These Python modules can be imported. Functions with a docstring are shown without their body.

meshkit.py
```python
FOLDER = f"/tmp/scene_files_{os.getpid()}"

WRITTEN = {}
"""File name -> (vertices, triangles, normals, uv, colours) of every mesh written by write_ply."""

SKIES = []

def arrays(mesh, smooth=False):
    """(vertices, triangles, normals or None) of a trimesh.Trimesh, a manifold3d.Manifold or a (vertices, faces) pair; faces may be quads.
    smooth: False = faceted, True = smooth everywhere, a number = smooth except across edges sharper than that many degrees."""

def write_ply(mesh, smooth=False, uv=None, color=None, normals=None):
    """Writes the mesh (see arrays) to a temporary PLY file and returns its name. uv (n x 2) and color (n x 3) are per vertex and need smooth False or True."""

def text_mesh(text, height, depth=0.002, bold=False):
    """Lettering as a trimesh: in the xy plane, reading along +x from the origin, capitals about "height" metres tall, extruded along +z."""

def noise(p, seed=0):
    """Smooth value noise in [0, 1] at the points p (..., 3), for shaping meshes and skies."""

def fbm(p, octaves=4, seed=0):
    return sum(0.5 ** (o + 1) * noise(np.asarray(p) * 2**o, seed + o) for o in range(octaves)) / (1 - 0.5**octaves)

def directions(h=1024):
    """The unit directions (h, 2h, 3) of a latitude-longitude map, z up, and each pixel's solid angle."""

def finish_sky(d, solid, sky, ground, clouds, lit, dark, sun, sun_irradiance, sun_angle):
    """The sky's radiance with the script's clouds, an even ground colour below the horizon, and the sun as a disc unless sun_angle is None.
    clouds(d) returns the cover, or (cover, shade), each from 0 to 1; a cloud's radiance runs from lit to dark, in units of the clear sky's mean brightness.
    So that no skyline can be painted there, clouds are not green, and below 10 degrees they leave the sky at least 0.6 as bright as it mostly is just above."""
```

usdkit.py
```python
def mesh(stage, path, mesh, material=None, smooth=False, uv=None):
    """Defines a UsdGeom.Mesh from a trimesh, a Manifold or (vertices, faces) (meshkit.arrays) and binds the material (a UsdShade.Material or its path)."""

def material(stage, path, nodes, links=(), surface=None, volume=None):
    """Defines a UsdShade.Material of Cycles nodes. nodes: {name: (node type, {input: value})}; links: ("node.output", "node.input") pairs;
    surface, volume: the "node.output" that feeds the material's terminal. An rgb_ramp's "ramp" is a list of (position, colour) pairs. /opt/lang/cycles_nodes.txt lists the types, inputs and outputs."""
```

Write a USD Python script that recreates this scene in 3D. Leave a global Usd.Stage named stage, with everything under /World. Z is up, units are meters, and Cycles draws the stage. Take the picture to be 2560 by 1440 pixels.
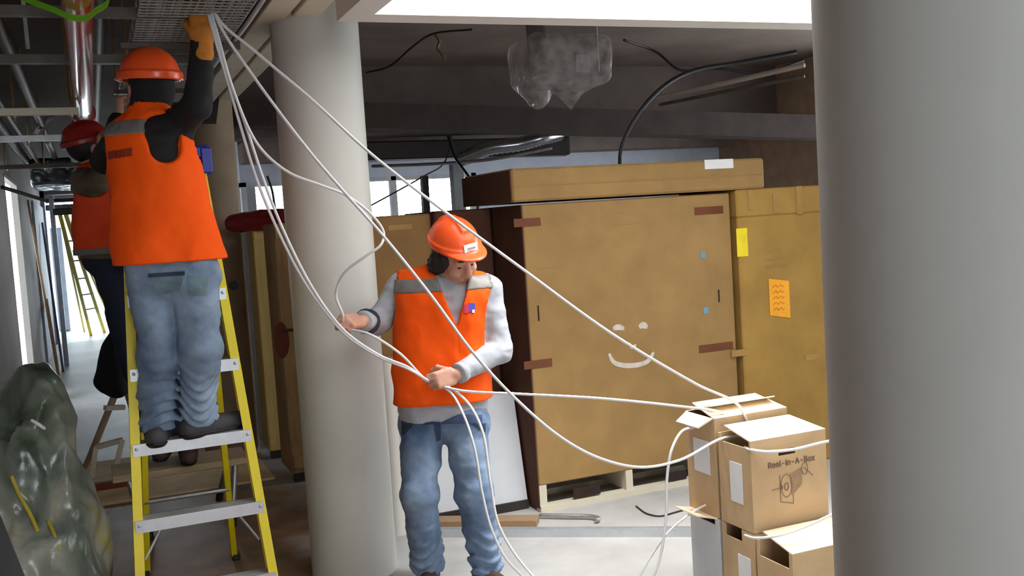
import math, numpy as np, trimesh, manifold3d, usdkit, meshkit
from pxr import Usd, UsdGeom, UsdLux, UsdShade, Gf, Sdf, Vt

stage = Usd.Stage.CreateInMemory()
UsdGeom.SetStageUpAxis(stage, UsdGeom.Tokens.z)
UsdGeom.SetStageMetersPerUnit(stage, 1.0)
UsdGeom.Xform.Define(stage, '/World')
UsdGeom.Scope.Define(stage, '/World/Looks')

# ---------------------------------------------------------------- camera, sky, exposure
FPX, EYE = 2500.0, np.array([0.0, 0.0, 1.65])
YAW, PITCH, ROLL = math.radians(22.6), math.atan(176 / 2500), math.radians(3.6)
FWD = np.array([math.sin(YAW) * math.cos(PITCH), math.cos(YAW) * math.cos(PITCH), -math.sin(PITCH)])
_r0 = np.array([math.cos(YAW), -math.sin(YAW), 0.0])
_u0 = np.cross(_r0, FWD)
RIGHT = math.cos(ROLL) * _r0 - math.sin(ROLL) * _u0
UP = math.sin(ROLL) * _r0 + math.cos(ROLL) * _u0
cam = UsdGeom.Camera.Define(stage, '/World/camera')
m4 = Gf.Matrix4d(*RIGHT, 0, *UP, 0, *(-FWD), 0, *EYE, 1)
cam.AddTransformOp().Set(m4)
cam.CreateHorizontalApertureAttr(36.0)
cam.CreateVerticalApertureAttr(20.25)
cam.CreateFocalLengthAttr(36.0 * FPX / 2560)
cam.CreateClippingRangeAttr(Gf.Vec2f(0.05, 200))
cam.CreateExposureAttr(0.0)
SKY_STRENGTH, SKY_COLOR = 2.4, (0.88, 0.95, 1.0)
PANEL_STRENGTH, PANEL_COLOR = 4.3, (1.0, 0.99, 0.97)
SPOT_STRENGTH = 470.0
sky = UsdLux.DomeLight.Define(stage, '/World/sky')
sky.CreateIntensityAttr(SKY_STRENGTH)
sky.CreateColorAttr(Gf.Vec3f(*SKY_COLOR))
for _i, (_x, _y, _k) in enumerate(((2.2, 3.35, 1.0), (2.6, 3.5, 1.0), (2.1, 3.78, 1.9))):     # added spots, no such lamps seen, to brighten the boxes and floor below
    _s = UsdLux.SphereLight.Define(stage, f'/World/added_spot_{_i:03d}')
    _s.CreateRadiusAttr(.06); _s.CreateIntensityAttr(SPOT_STRENGTH * _k); _s.CreateColorAttr(Gf.Vec3f(1.0, .99, .97))
    _h = UsdLux.ShapingAPI.Apply(_s.GetPrim()); _h.CreateShapingConeAngleAttr(40.0); _h.CreateShapingConeSoftnessAttr(.6)
    _s.AddTranslateOp().Set(Gf.Vec3d(_x, _y, 2.56))
ZC = 3.0


def ray(px, py): return FWD + RIGHT * (px - 1280) / FPX - UP * (py - 720) / FPX
def at(px, py, d): return EYE + ray(px, py) * d
def onz(px, py, z): r = ray(px, py); return EYE + r * (z - EYE[2]) / r[2]
def ony(px, py, y): r = ray(px, py); return EYE + r * y / r[1]
def onx(px, py, x): r = ray(px, py); return EYE + r * x / r[0]


# ---------------------------------------------------------------- materials
def lin(c):
    c = np.asarray(c, float) / 255
    return tuple(np.where(c <= .04045, c / 12.92, ((c + .055) / 1.055) ** 2.4))


_mats = {}
def M(name, rgb, rough=.6, metal=0., var=.12, scale=6., bump=0., bscale=60., spec=.5, stretch=(1, 1, 1), rgb2=None, lo=.35, hi=.65, detail=4, **kw):
    if name in _mats: return _mats[name]
    c = np.array(lin(rgb)); a, b = c * (1 - var), np.minimum(c * (1 + var), .95)
    if rgb2 is not None: a, b = c, np.array(lin(rgb2))
    nodes = {'g': ('geometry', {}), 'mp': ('mapping', {'scale': stretch}),
             'n': ('noise_texture', {'scale': scale, 'detail': float(detail), 'roughness': .6}),
             'r': ('rgb_ramp', {'ramp': [(lo, tuple(a)), (hi, tuple(b))]}),
             'p': ('principled_bsdf', {'roughness': rough, 'metallic': metal, 'specular_ior_level': spec, **kw})}
    links = [('g.position', 'mp.vector'), ('mp.vector', 'n.vector'), ('n.fac', 'r.fac'), ('r.color', 'p.base_color')]
    if bump:
        nodes['n2'] = ('noise_texture', {'scale': bscale, 'detail': 3.0})
        nodes['b'] = ('bump', {'strength': bump, 'distance': .01})
        links += [('mp.vector', 'n2.vector'), ('n2.fac', 'b.height'), ('b.normal', 'p.normal')]
    _mats[name] = usdkit.material(stage, '/World/Looks/' + name, nodes, links, surface='p.BSDF')
    return _mats[name]


def emit(name, color, strength):
    if name not in _mats:
        _mats[name] = usdkit.material(stage, '/World/Looks/' + name, {'e': ('emission', {'color': color, 'strength': strength})}, [], surface='e.emission')
    return _mats[name]


# ---------------------------------------------------------------- prims
_used, _off = {}, {}
def numbered(parent, name):
    k = (parent, name); i = _used.get(k, -1) + 1; _used[k] = i
    return f'{parent}/{name}' if i == 0 else f'{parent}/{name}_{i:03d}'


def tag(prim, label=None, cat=None, group=None, kind=None):
    p = prim.GetPrim() if hasattr(prim, 'GetPrim') else stage.GetPrimAtPath(prim)
    for k, v in (('label', label), ('category', cat), ('group', group), ('kind', kind)):
        if v: p.SetCustomDataByKey(k, v)


def thing(name, label, cat, loc=(0, 0, 0), group=None):
    path = numbered('/World', name)
    x = UsdGeom.Xform.Define(stage, path); x.AddTranslateOp().Set(Gf.Vec3d(*map(float, loc)))
    _off[path] = np.asarray(loc, float)
    tag(x, label, cat, group)
    return path


def put(name, mesh, mat, parent='/World', smooth=30, label=None, cat=None, group=None, kind=None):
    path = numbered(parent, name)
    off = _off.get(parent, np.zeros(3)); _off[path] = off
    v, f, n = meshkit.arrays(mesh, False) if smooth is False else (None, None, None)
    if hasattr(mesh, 'to_mesh'):
        q = mesh.to_mesh(); mesh = trimesh.Trimesh(q.vert_properties[:, :3], q.tri_verts, process=False)
    elif isinstance(mesh, (tuple, list)):
        v, f, _ = meshkit.arrays(mesh, False); mesh = trimesh.Trimesh(v, f, process=False)
    mesh = trimesh.Trimesh(np.asarray(mesh.vertices) - off, mesh.faces, process=False)
    g = usdkit.mesh(stage, path, mesh, mat, smooth=smooth)
    tag(g, label, cat, group, kind)
    return path


# ---------------------------------------------------------------- shapes
def cat_(*ms):
    out = []
    for m in ms: out += cat_list(m)
    return trimesh.util.concatenate(out)
def cat_list(m): return sum((cat_list(x) for x in m), []) if isinstance(m, list) else [m]


def box(lo, hi, bev=0.0):
    lo, hi = np.minimum(lo, hi).astype(float), np.maximum(lo, hi).astype(float)
    if bev:
        b = min(bev, (hi - lo).min() * .45); pts = []
        for ax in range(3):
            for c in np.ndindex(2, 2, 2):
                p = np.where(c, hi, lo).astype(float); s = np.where(c, -b, b)
                q = p + s; q[ax] = p[ax]; pts.append(q)
        return hullmesh(np.array(pts))
    return trimesh.creation.box(bounds=np.array([lo, hi]))


def hullmesh(pts):
    q = manifold3d.Manifold.hull_points(np.asarray(pts, float)).to_mesh()
    return trimesh.Trimesh(q.vert_properties[:, :3], q.tri_verts, process=False)


def bar(p0, p1, w, h, upv=(0, 0, 1), bev=0.):
    p0, p1 = np.asarray(p0, float), np.asarray(p1, float); d = p1 - p0; L = np.linalg.norm(d); d /= L
    s = np.cross(d, upv); s /= np.linalg.norm(s); u = np.cross(s, d)
    m = box((0, -w / 2, -h / 2), (L, w / 2, h / 2), bev)
    T = np.eye(4); T[:3, 0], T[:3, 1], T[:3, 2], T[:3, 3] = d, s, u, p0
    m = m.copy(); m.apply_transform(T); return m


def plate(a, b, c, d, t):
    """quad slab, a b c d round, thickness t along its normal (both sides)"""
    q = np.array([a, b, c, d], float); n = np.cross(q[1] - q[0], q[3] - q[0]); n /= np.linalg.norm(n)
    return hullmesh(np.vstack([q + n * t / 2, q - n * t / 2]))


def spline(pts, n=12):
    P = np.array(pts, float); P = np.vstack([2 * P[0] - P[1], P, 2 * P[-1] - P[-2]]); out = []
    for i in range(1, len(P) - 2):
        p0, p1, p2, p3 = P[i - 1:i + 3]
        t0, t1 = 0., np.linalg.norm(p1 - p0) ** .5 + 1e-9; t2 = t1 + np.linalg.norm(p2 - p1) ** .5 + 1e-9; t3 = t2 + np.linalg.norm(p3 - p2) ** .5 + 1e-9
        for t in np.linspace(t1, t2, n, endpoint=False):
            A1 = (t1 - t) / (t1 - t0) * p0 + (t - t0) / (t1 - t0) * p1; A2 = (t2 - t) / (t2 - t1) * p1 + (t - t1) / (t2 - t1) * p2
            A3 = (t3 - t) / (t3 - t2) * p2 + (t - t2) / (t3 - t2) * p3
            B1 = (t2 - t) / (t2 - t0) * A1 + (t - t0) / (t2 - t0) * A2; B2 = (t3 - t) / (t3 - t1) * A2 + (t - t1) / (t3 - t1) * A3
            out.append((t2 - t) / (t2 - t1) * B1 + (t - t1) / (t2 - t1) * B2)
    out.append(P[-2]); return np.array(out)


def tube(pts, r, n=8, closed_caps=True):
    P = np.asarray(pts, float); N = len(P); r = np.broadcast_to(np.asarray(r, float), (N,))
    T = np.gradient(P, axis=0); T /= np.linalg.norm(T, axis=1, keepdims=True)
    u = np.cross(T[0], (0, 0, 1.) if abs(T[0][2]) < .9 else (1., 0, 0)); u /= np.linalg.norm(u); rings = []
    a = np.linspace(0, 2 * np.pi, n, endpoint=False)
    for i in range(N):
        u = u - T[i] * (u @ T[i]); u /= np.linalg.norm(u); w = np.cross(T[i], u)
        rings.append(P[i] + r[i] * (np.cos(a)[:, None] * u + np.sin(a)[:, None] * w))
    V = np.vstack(rings + [P[:1], P[-1:]]); Fc = []
    for i in range(N - 1):
        for k in range(n):
            k2 = (k + 1) % n; A, B, C, D = i * n + k, i * n + k2, (i + 1) * n + k2, (i + 1) * n + k
            Fc += [(A, B, C), (A, C, D)]
    for k in range(n):
        k2 = (k + 1) % n; Fc += [(N * n, k2, k), (N * n + 1, (N - 1) * n + k, (N - 1) * n + k2)]
    return trimesh.Trimesh(V, Fc, process=False)


def seg(a, b, r, n=10): return tube([a, (np.asarray(a) + b) / 2, b], r, n)
def lathe(profile, center, n=48):
    m = trimesh.creation.revolve(np.array(profile, float), sections=n); m.apply_translation(center); return m
def flat_text(text, height, origin, xdir, up, depth=.0015, bold=True):
    m = meshkit.text_mesh(text, height, depth, bold); x, u = np.asarray(xdir, float), np.asarray(up, float)
    x /= np.linalg.norm(x); n = np.cross(x, u); n /= np.linalg.norm(n); u = np.cross(n, x)
    T = np.eye(4); T[:3, 0], T[:3, 1], T[:3, 2], T[:3, 3] = x, u, n, origin; m.apply_transform(T); return m


# ---------------------------------------------------------------- signed-distance modelling for bodies and cloth
def rcone(a, b, ra, rb):
    a, b = np.asarray(a, float), np.asarray(b, float); d = b - a; L2 = max(d @ d, 1e-12)
    def f(P):
        t = np.clip((P - a) @ d / L2, 0, 1); q = P - a - t[:, None] * d
        return np.sqrt((q * q).sum(1)) - (ra + (rb - ra) * t)
    return f
def ball(c, r): c = np.asarray(c, float); return lambda P: np.sqrt(((P - c) ** 2).sum(1)) - r
def ellip(c, radii, axes):
    c, R, rr = np.asarray(c, float), np.asarray(axes, float), np.asarray(radii, float)
    def f(P):
        q = (P - c) @ R.T; k0 = np.sqrt(((q / rr) ** 2).sum(1)) + 1e-9; k1 = np.sqrt(((q / rr ** 2) ** 2).sum(1)) + 1e-9
        return k0 * (k0 - 1) / k1
    return f
def rbox(c, half, axes, rad):
    c, R, hf = np.asarray(c, float), np.asarray(axes, float), np.asarray(half, float) - rad
    def f(P):
        q = np.abs((P - c) @ R.T) - hf
        return np.sqrt((np.maximum(q, 0) ** 2).sum(1)) + np.minimum(q.max(1), 0) - rad
    return f
def plane(p, n): p, n = np.asarray(p, float), np.asarray(n, float) / np.linalg.norm(n); return lambda P: (P - p) @ n    # negative behind n
def smin(k, *fs):
    def f(P):
        d = fs[0](P)
        for g in fs[1:]:
            e = g(P); h = np.clip(.5 + .5 * (e - d) / k, 0, 1); d = e + (d - e) * h - k * h * (1 - h)
        return d
    return f
def union(*fs): return lambda P: np.min([g(P) for g in fs], axis=0)
def inter(*fs): return lambda P: np.max([g(P) for g in fs], axis=0)
def minus(a, *bs): return lambda P: np.max([a(P)] + [-b(P) for b in bs], axis=0)
def grow(a, r): return lambda P: a(P) - r
def folds(a, amp, scale, stretch=(1, 1, 1), seed=0):
    s = np.asarray(stretch) * scale
    return lambda P: a(P) - amp * 2 * (meshkit.fbm(P * s, 3, seed) - .5)


def ridges(a, amp, scale, stretch=(1, 1, 1), seed=0):
    s = np.asarray(stretch) * scale
    return lambda P: a(P) - amp * (1 - 2 * np.abs(2 * meshkit.noise(P * s + .9 * meshkit.noise(P * s * .7, seed + 5)[:, None], seed) - 1))


def surfnet(F, lo, hi, h, s=5):
    lo, hi = np.asarray(lo, float), np.asarray(hi, float); n = ((np.ceil((hi - lo) / h).astype(int) + s) // s) * s
    cn = n // s; cc = np.stack(np.meshgrid(*[np.arange(k) for k in cn], indexing='ij'), -1).reshape(-1, 3)
    mid = lo + (cc * s + (s - 1) / 2) * h; d = np.empty(len(mid))
    for i in range(0, len(mid), 200000): d[i:i + 200000] = F(mid[i:i + 200000])
    V = np.repeat(np.repeat(np.repeat(np.sign(d).reshape(cn), s, 0), s, 1), s, 2).astype(np.float32)
    act = np.abs(d) < s * h * 1.35; loc = np.stack(np.meshgrid(*[np.arange(s)] * 3, indexing='ij'), -1).reshape(-1, 3)
    ids = (cc[act][:, None] * s + loc[None]).reshape(-1, 3)
    for i in range(0, len(ids), 250000):
        q = ids[i:i + 250000]; V[q[:, 0], q[:, 1], q[:, 2]] = F(lo + q * h)
    V = np.where(V == 0, 1e-6, V)
    S = V < 0; nx, ny, nz = V.shape
    cs = sum(S[a:nx - 1 + a, b:ny - 1 + b, c:nz - 1 + c].astype(np.int8) for a, b, c in np.ndindex(2, 2, 2))
    cell = np.argwhere((cs > 0) & (cs < 8)); idx = -np.ones((nx - 1, ny - 1, nz - 1), np.int64); idx[tuple(cell.T)] = np.arange(len(cell))
    acc, cnt = np.zeros((len(cell), 3)), np.zeros(len(cell)); corners = np.array(list(np.ndindex(2, 2, 2)))
    val = {tuple(c): V[cell[:, 0] + c[0], cell[:, 1] + c[1], cell[:, 2] + c[2]] for c in corners}
    for c in corners:
        for ax in range(3):
            if c[ax] == 0:
                e = c.copy(); e[ax] = 1; a, b = val[tuple(c)], val[tuple(e)]; x = (a < 0) != (b < 0)
                t = np.where(x, a / np.where(x, a - b, 1), 0); p = np.repeat(c[None].astype(float), len(cell), 0); p[:, ax] += t
                acc[x] += p[x]; cnt[x] += 1
    verts = lo + (cell + acc / np.maximum(cnt, 1)[:, None]) * h; quads = []
    for ax in range(3):
        b, c = (ax + 1) % 3, (ax + 2) % 3
        A = np.take(S, range(0, V.shape[ax] - 1), ax); B = np.take(S, range(1, V.shape[ax]), ax)
        e = np.argwhere(A != B); e = e[(e[:, b] > 0) & (e[:, c] > 0) & (e[:, b] < V.shape[b] - 1) & (e[:, c] < V.shape[c] - 1)]
        if not len(e): continue
        flip = A[tuple(e.T)]; o = []
        for db, dc in ((1, 1), (0, 1), (0, 0), (1, 0)):
            q = e.copy(); q[:, b] -= db; q[:, c] -= dc; o.append(idx[tuple(q.T)])
        o = np.stack(o, 1); o[~flip] = o[~flip][:, ::-1]; quads.append(o)
    q = np.vstack(quads); q = q[(q >= 0).all(1)]
    m = trimesh.Trimesh(verts, np.vstack([q[:, [0, 1, 2]], q[:, [0, 2, 3]]]), process=False)
    m.remove_unreferenced_vertices(); return m


def rod(a, b, r): return rcone(a, b, r, r)

# ================================================================ THE SETTING
m_slab = M('ceiling_concrete', (122, 106, 96), .9, var=.2, scale=1.2, bump=.15, bscale=25)
m_white = M('white_paint', (214, 212, 206), .6, var=.03, scale=2)
m_column = M('column_paint', (196, 196, 190), .55, var=.03, scale=3, spec=.35)
m_wallgrey = M('wall_plaster_grey', (178, 170, 168), .7, var=.1, scale=1.5, bump=.05)
m_wallblue = M('board_bluish', (196, 202, 220), .7, var=.06, scale=2)
m_dark = M('dark_metal', (52, 48, 46), .5, .3, var=.2)
m_black = M('black_rubber', (22, 22, 24), .5, var=.2)
m_galv = M('galvanised', (172, 172, 170), .38, .75, var=.12, scale=20)
m_alu = M('aluminium', (198, 200, 204), .42, .6, var=.06, scale=12)
m_cream = M('cream_board', (205, 198, 178), .7, var=.06, scale=3)
m_taupe = M('beam_brown', (90, 78, 72), .85, var=.2, scale=2)

# floor: grey screed, brown around the ladders paints in dust and the low warm light
def floor_mat():
    nodes = {'g': ('geometry', {}), 'n': ('noise_texture', {'scale': 1.1, 'detail': 6.0, 'roughness': .62}),
             'r': ('rgb_ramp', {'ramp': [(.3, lin((150, 150, 150))), (.7, lin((196, 196, 194)))]}),
             'n3': ('noise_texture', {'scale': 5.0, 'detail': 5.0}), 'r3': ('rgb_ramp', {'ramp': [(.35, lin((108, 76, 50))), (.65, lin((142, 106, 74)))]}),
             'x': ('separate_xyz', {}), 'n4': ('noise_texture', {'scale': 1.7, 'detail': 5.0}), 'a': ('math', {'math_type': 'multiply_add', 'value2': 1.5, 'value3': -.75}),
             'sx': ('math', {'math_type': 'add'}), 'sy': ('math', {'math_type': 'add'}),
             'mx': ('map_range', {'from_min': .85, 'from_max': 1.3, 'to_min': .95, 'to_max': .0, 'clamp': True}), 'my': ('map_range', {'from_min': 6.6, 'from_max': 7.6, 'to_min': 1.0, 'to_max': .0, 'clamp': True}), 'mr': ('math', {'math_type': 'multiply'}),
             'm': ('mix_color', {}), 'n2': ('noise_texture', {'scale': 40.0, 'detail': 3.0}), 'b': ('bump', {'strength': .12, 'distance': .01}),
             'p': ('principled_bsdf', {'roughness': .5, 'specular_ior_level': .45})}
    L = [('g.position', 'n.vector'), ('n.fac', 'r.fac'), ('g.position', 'n3.vector'), ('n3.fac', 'r3.fac'), ('g.position', 'x.vector'), ('g.position', 'n4.vector'), ('n4.fac', 'a.value1'), ('x.x', 'sx.value1'), ('a.value', 'sx.value2'), ('x.y', 'sy.value1'), ('a.value', 'sy.value2'), ('sx.value', 'mx.value'), ('sy.value', 'my.value'), ('mx.result', 'mr.value1'), ('my.result', 'mr.value2'), ('mr.value', 'm.fac'), ('r.color', 'm.a'), ('r3.color', 'm.b'),
         ('m.result', 'p.base_color'), ('g.position', 'n2.vector'), ('n2.fac', 'b.height'), ('b.normal', 'p.normal')]
    return usdkit.material(stage, '/World/Looks/floor_screed', nodes, L, surface='p.BSDF')

S = dict(kind='structure', smooth=False)
Y1, YB = 18.5, 9.4          # corridor end, back wall of the store bay
put('floor', box((-6, -5, -.2), (9, 22, 0)), floor_mat(), **S)
put('ceiling', box((.95, -5, ZC), (9, 22, ZC + .2)), m_slab, **S)
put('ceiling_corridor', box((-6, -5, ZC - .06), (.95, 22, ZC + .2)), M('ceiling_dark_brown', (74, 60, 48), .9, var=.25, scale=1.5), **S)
# left wall with a tall daylit doorway
XL = -.72
dy0, dy1 = onx(26, 620, XL)[1], onx(56, 620, XL)[1]
put('wall_left', cat_(box((XL - .05, -5, 0), (XL, dy0, ZC)), box((XL - .05, dy0, 2.38), (XL, dy1, ZC)), box((XL - .05, dy1, 0), (XL, Y1, ZC))), m_wallgrey, **S)
put('door_1', cat_(box((XL - .06, dy0, 0), (XL + .004, dy0 + .03, 2.38)), box((XL - .06, dy1 - .03, 0), (XL + .004, dy1, 2.38)), box((XL - .06, dy0, 2.35), (XL + .004, dy1, 2.38))), m_white, **S)
# far end of the corridor: glazed, all daylight
put('wall_corridor_right', box((1.3, YB + .15, 0), (1.45, Y1, ZC)), m_wallgrey, **S)
fr = [box((XL, Y1, 0), (XL + .06, Y1 + .08, ZC)), box((1.24, Y1, 0), (1.3, Y1 + .08, ZC)), box((XL, Y1, 2.45), (1.3, Y1 + .08, ZC)), box((.25, Y1, 0), (.31, Y1 + .08, 2.45))]
m_pane = usdkit.material(stage, '/World/Looks/window_glass', {'t': ('transparent_bsdf', {'color': (.95, .98, .99)}), 'g': ('glossy_bsdf', {'roughness': .03}), 'f': ('fresnel', {'IOR': 1.45}), 'm': ('mix_closure', {})}, [('f.fac', 'm.fac'), ('t.BSDF', 'm.closure1'), ('g.BSDF', 'm.closure2')], surface='m.closure')
w1_ = put('window_1', cat_(fr), m_wallblue, **S)
for xa_, xb_ in ((XL + .06, .25), (.31, 1.24)): put('pane', box((xa_, Y1 + .03, 0), (xb_, Y1 + .036, 2.45)), m_pane, w1_, smooth=False)
# back wall of the bay with a strip of windows
wz0, wz1 = 1.45, 2.12
put('wall_back', cat_(box((1.3, YB, 0), (6.5, YB + .15, wz0)), box((1.3, YB, wz1), (6.5, YB + .15, ZC)), box((3.6, YB, wz0), (6.5, YB + .15, wz1))), M('wall_back_paint', (222, 230, 250), .7, var=.05), **S)
wf = [box((x, YB, wz0), (x + .05, YB + .1, wz1)) for x in (1.3, 2.0, 2.72, 3.55)] + [box((1.3, YB, wz0), (3.6, YB + .1, wz0 + .04)), box((1.3, YB, wz1 - .04), (3.6, YB + .1, wz1))]
w2_ = put('window_2', cat_(wf), M('window_frame_white', (214, 218, 224), .5), **S)
for xa_, xb_ in ((1.35, 2.0), (2.05, 2.72), (2.77, 3.55)): put('pane', box((xa_, YB + .05, wz0 + .04), (xb_, YB + .056, wz1 - .04)), m_pane, w2_, smooth=False)
m_dim = M('wall_dim', (150, 144, 138), .8)
def wall_with_opening(name, ax, p, t, u0, u1, w0, w1, z0, z1, mat, win):
    def bx(a, b, c, d, th=t): return box((p, a, c), (p + th, b, d)) if ax == 0 else box((a, p, c), (b, p + th, d))
    put(name, cat_(bx(u0, w0, 0, ZC), bx(w1, u1, 0, ZC), bx(w0, w1, 0, z0), bx(w0, w1, z1, ZC)), mat, **S)
    n = max(2, int((w1 - w0) / 1.1)); fr = [bx(w0, w1, z0, z0 + .05, t * .7), bx(w0, w1, z1 - .05, z1, t * .7)] + [bx(w0 + (w1 - w0 - .05) * i / n, w0 + (w1 - w0 - .05) * i / n + .05, z0, z1, t * .7) for i in range(n + 1)]
    put(win, cat_(*fr), m_wallblue, **S)
wall_with_opening('wall_right', 0, 6.5, .15, -5, YB, 3.9, 7.2, .15, 2.9, M('wall_right_brown', (172, 142, 114), .8), 'window_3')  # unseen window, added to bring daylight onto the back wall
wall_with_opening('wall_rear', 1, -5, .15, -6, 9, -5.5, 2.2, .2, 2.85, m_dim, 'window_4')  # window behind the camera is assumed, added as frontal daylight fill
put('wall_side', box((-6.15, -5, 0), (-6, 5, ZC)), m_dim, **S)
# beams hung under the slab at the back
put('trim_1', bar(at(600, 286, 7.9), at(2100, 322, 8.9), .3, .2), M('beam_dark', (66, 56, 52), .85, var=.15), **S)
put('trim_2', box((1.3, YB - .35, 2.28), (6.5, YB - .02, 2.46)), M('soffit_brown', (140, 124, 116), .85), **S)
put('trim_3', box((.45, 8.35, 2.42), (6.5, 8.6, ZC)), m_taupe, **S)

# ---- columns
def column(cx, cy, r, label, mat=None):
    t = thing('round_column', label, 'column', (cx, cy, 0)); tag(t, kind='structure')
    put('shaft', lathe([(0, 0), (r, 0), (r, ZC), (0, ZC)], (cx, cy, 0), 64), mat or m_column, t)
    return t
c1 = at(835, 720, 4.74); c2 = at(548, 720, 7.5); c3 = at(2418, 720, 1.45)
column(c1[0], c1[1], .203, 'pale grey round column beside the worker in the grey sleeves')
t = column(c2[0], c2[1], .2, 'round column in shade behind the yellow stepladder, with a black bracket', M('column_brown_grey', (140, 118, 94), .7, var=.1))  # browner and darker than the other two columns
put('bracket', cat_(hullmesh(np.array([[c2[0] + a, c2[1] - .22 + b, z] for a, b, z in ((-.2, 0, ZC), (.16, 0, ZC), (-.2, .08, ZC), (.16, .08, ZC), (-.07, 0, 2.46), (.05, 0, 2.46), (-.07, .05, 2.46), (.05, .05, 2.46))]))), m_black, t)
put('cable_stub', seg((c2[0] + .08, c2[1] - .2, 1.28), (c2[0] + .08, c2[1] - .235, 1.28), .035), m_black, t)
column(c3[0], c3[1], .2, 'grey round column close to the camera, cut off by the picture edge')

# ---- luminous ceiling coffer
k = onz(842, 54, 2.5); kx, ky = k[0], k[1]
q = onz(936, 36, 2.5); fw, fd = q[0] - kx, ky - q[1]
CX1, CY0 = kx + 3.2, ky - 2.9
t = thing('ceiling_light_coffer', 'large square white luminous ceiling coffer hanging over the boxes', 'ceiling light', (kx, ky, 2.5))
put('frame', box((kx, ky - fd, 2.5), (CX1, ky, ZC)), m_white, t, smooth=False)
put('frame', box((kx, CY0, 2.5), (kx + fw, ky - fd, ZC)), m_white, t, smooth=False)
put('frame', box((CX1 - fw, CY0, 2.5), (CX1, ky - fd, ZC)), m_white, t, smooth=False)
put('frame', box((kx + fw, CY0, 2.5), (CX1 - fw, CY0 + fd, ZC)), m_white, t, smooth=False)
put('light_panel', box((kx + fw, CY0 + fd, 2.62), (CX1 - fw, ky - fd, 2.64)), emit('light_panel', PANEL_COLOR, PANEL_STRENGTH), t, smooth=False)

# ================================================================ CARDBOARD
def card(name, rgb, var=.1): return M(name, rgb, .85, var=var, scale=4, spec=.15, bump=.04, bscale=30)
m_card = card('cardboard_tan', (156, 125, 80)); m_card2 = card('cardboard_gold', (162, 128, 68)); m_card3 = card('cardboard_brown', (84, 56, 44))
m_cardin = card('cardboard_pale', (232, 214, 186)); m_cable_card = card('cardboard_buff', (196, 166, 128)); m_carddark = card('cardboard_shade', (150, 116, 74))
m_tape = M('brown_tape', (112, 66, 44), .35, var=.12); m_tape2 = M('buff_tape', (168, 132, 76), .3, var=.1)
m_paper = M('white_label', (225, 226, 226), .6, var=.03); m_ink = M('dark_ink', (118, 94, 76), .8, var=.15, scale=40); m_hole = M('hand_hole', (40, 26, 20), .9)
m_faint = M('faint_print', (150, 118, 70), .85, var=.1)

# big carton with cap lid
b0 = onz(1350, 1280, 0.0); BX0, BY = b0[0], 5.03
BX1 = ony(1845, 950, BY)[0]; BZ = 1.715; BD = .66
t = thing('large_carton', 'largest cardboard carton, with a smiling face drawn on it and a cap lid', 'carton', (BX0, BY, 0))
put('pallet_board', box((BX0, BY - .01, 0), (BX1, BY + .05, .035)), m_cream, t)
put('pallet_board', box((BX0, BY + .3, 0), (BX1, BY + .38, .035)), m_cream, t)
for i in range(3):
    x = BX0 + [0, .55, 1.12][i]; put('pallet_block', box((x, BY, .035), (x + .045, BY + BD - .05, .15)), m_cream, t)
body = box((BX0, BY, .15), (BX1, BY + BD, BZ), .006)
put('carton_body', body, m_card, t)
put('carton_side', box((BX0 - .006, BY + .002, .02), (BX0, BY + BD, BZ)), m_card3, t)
lx0 = ony(1282, 500, BY - .045)[0]; lx1 = ony(1912, 440, BY - .045)[0]; lz1 = ony(1590, 408, BY - .045)[2]; lz0 = ony(1560, 490, BY - .045)[2]
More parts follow.
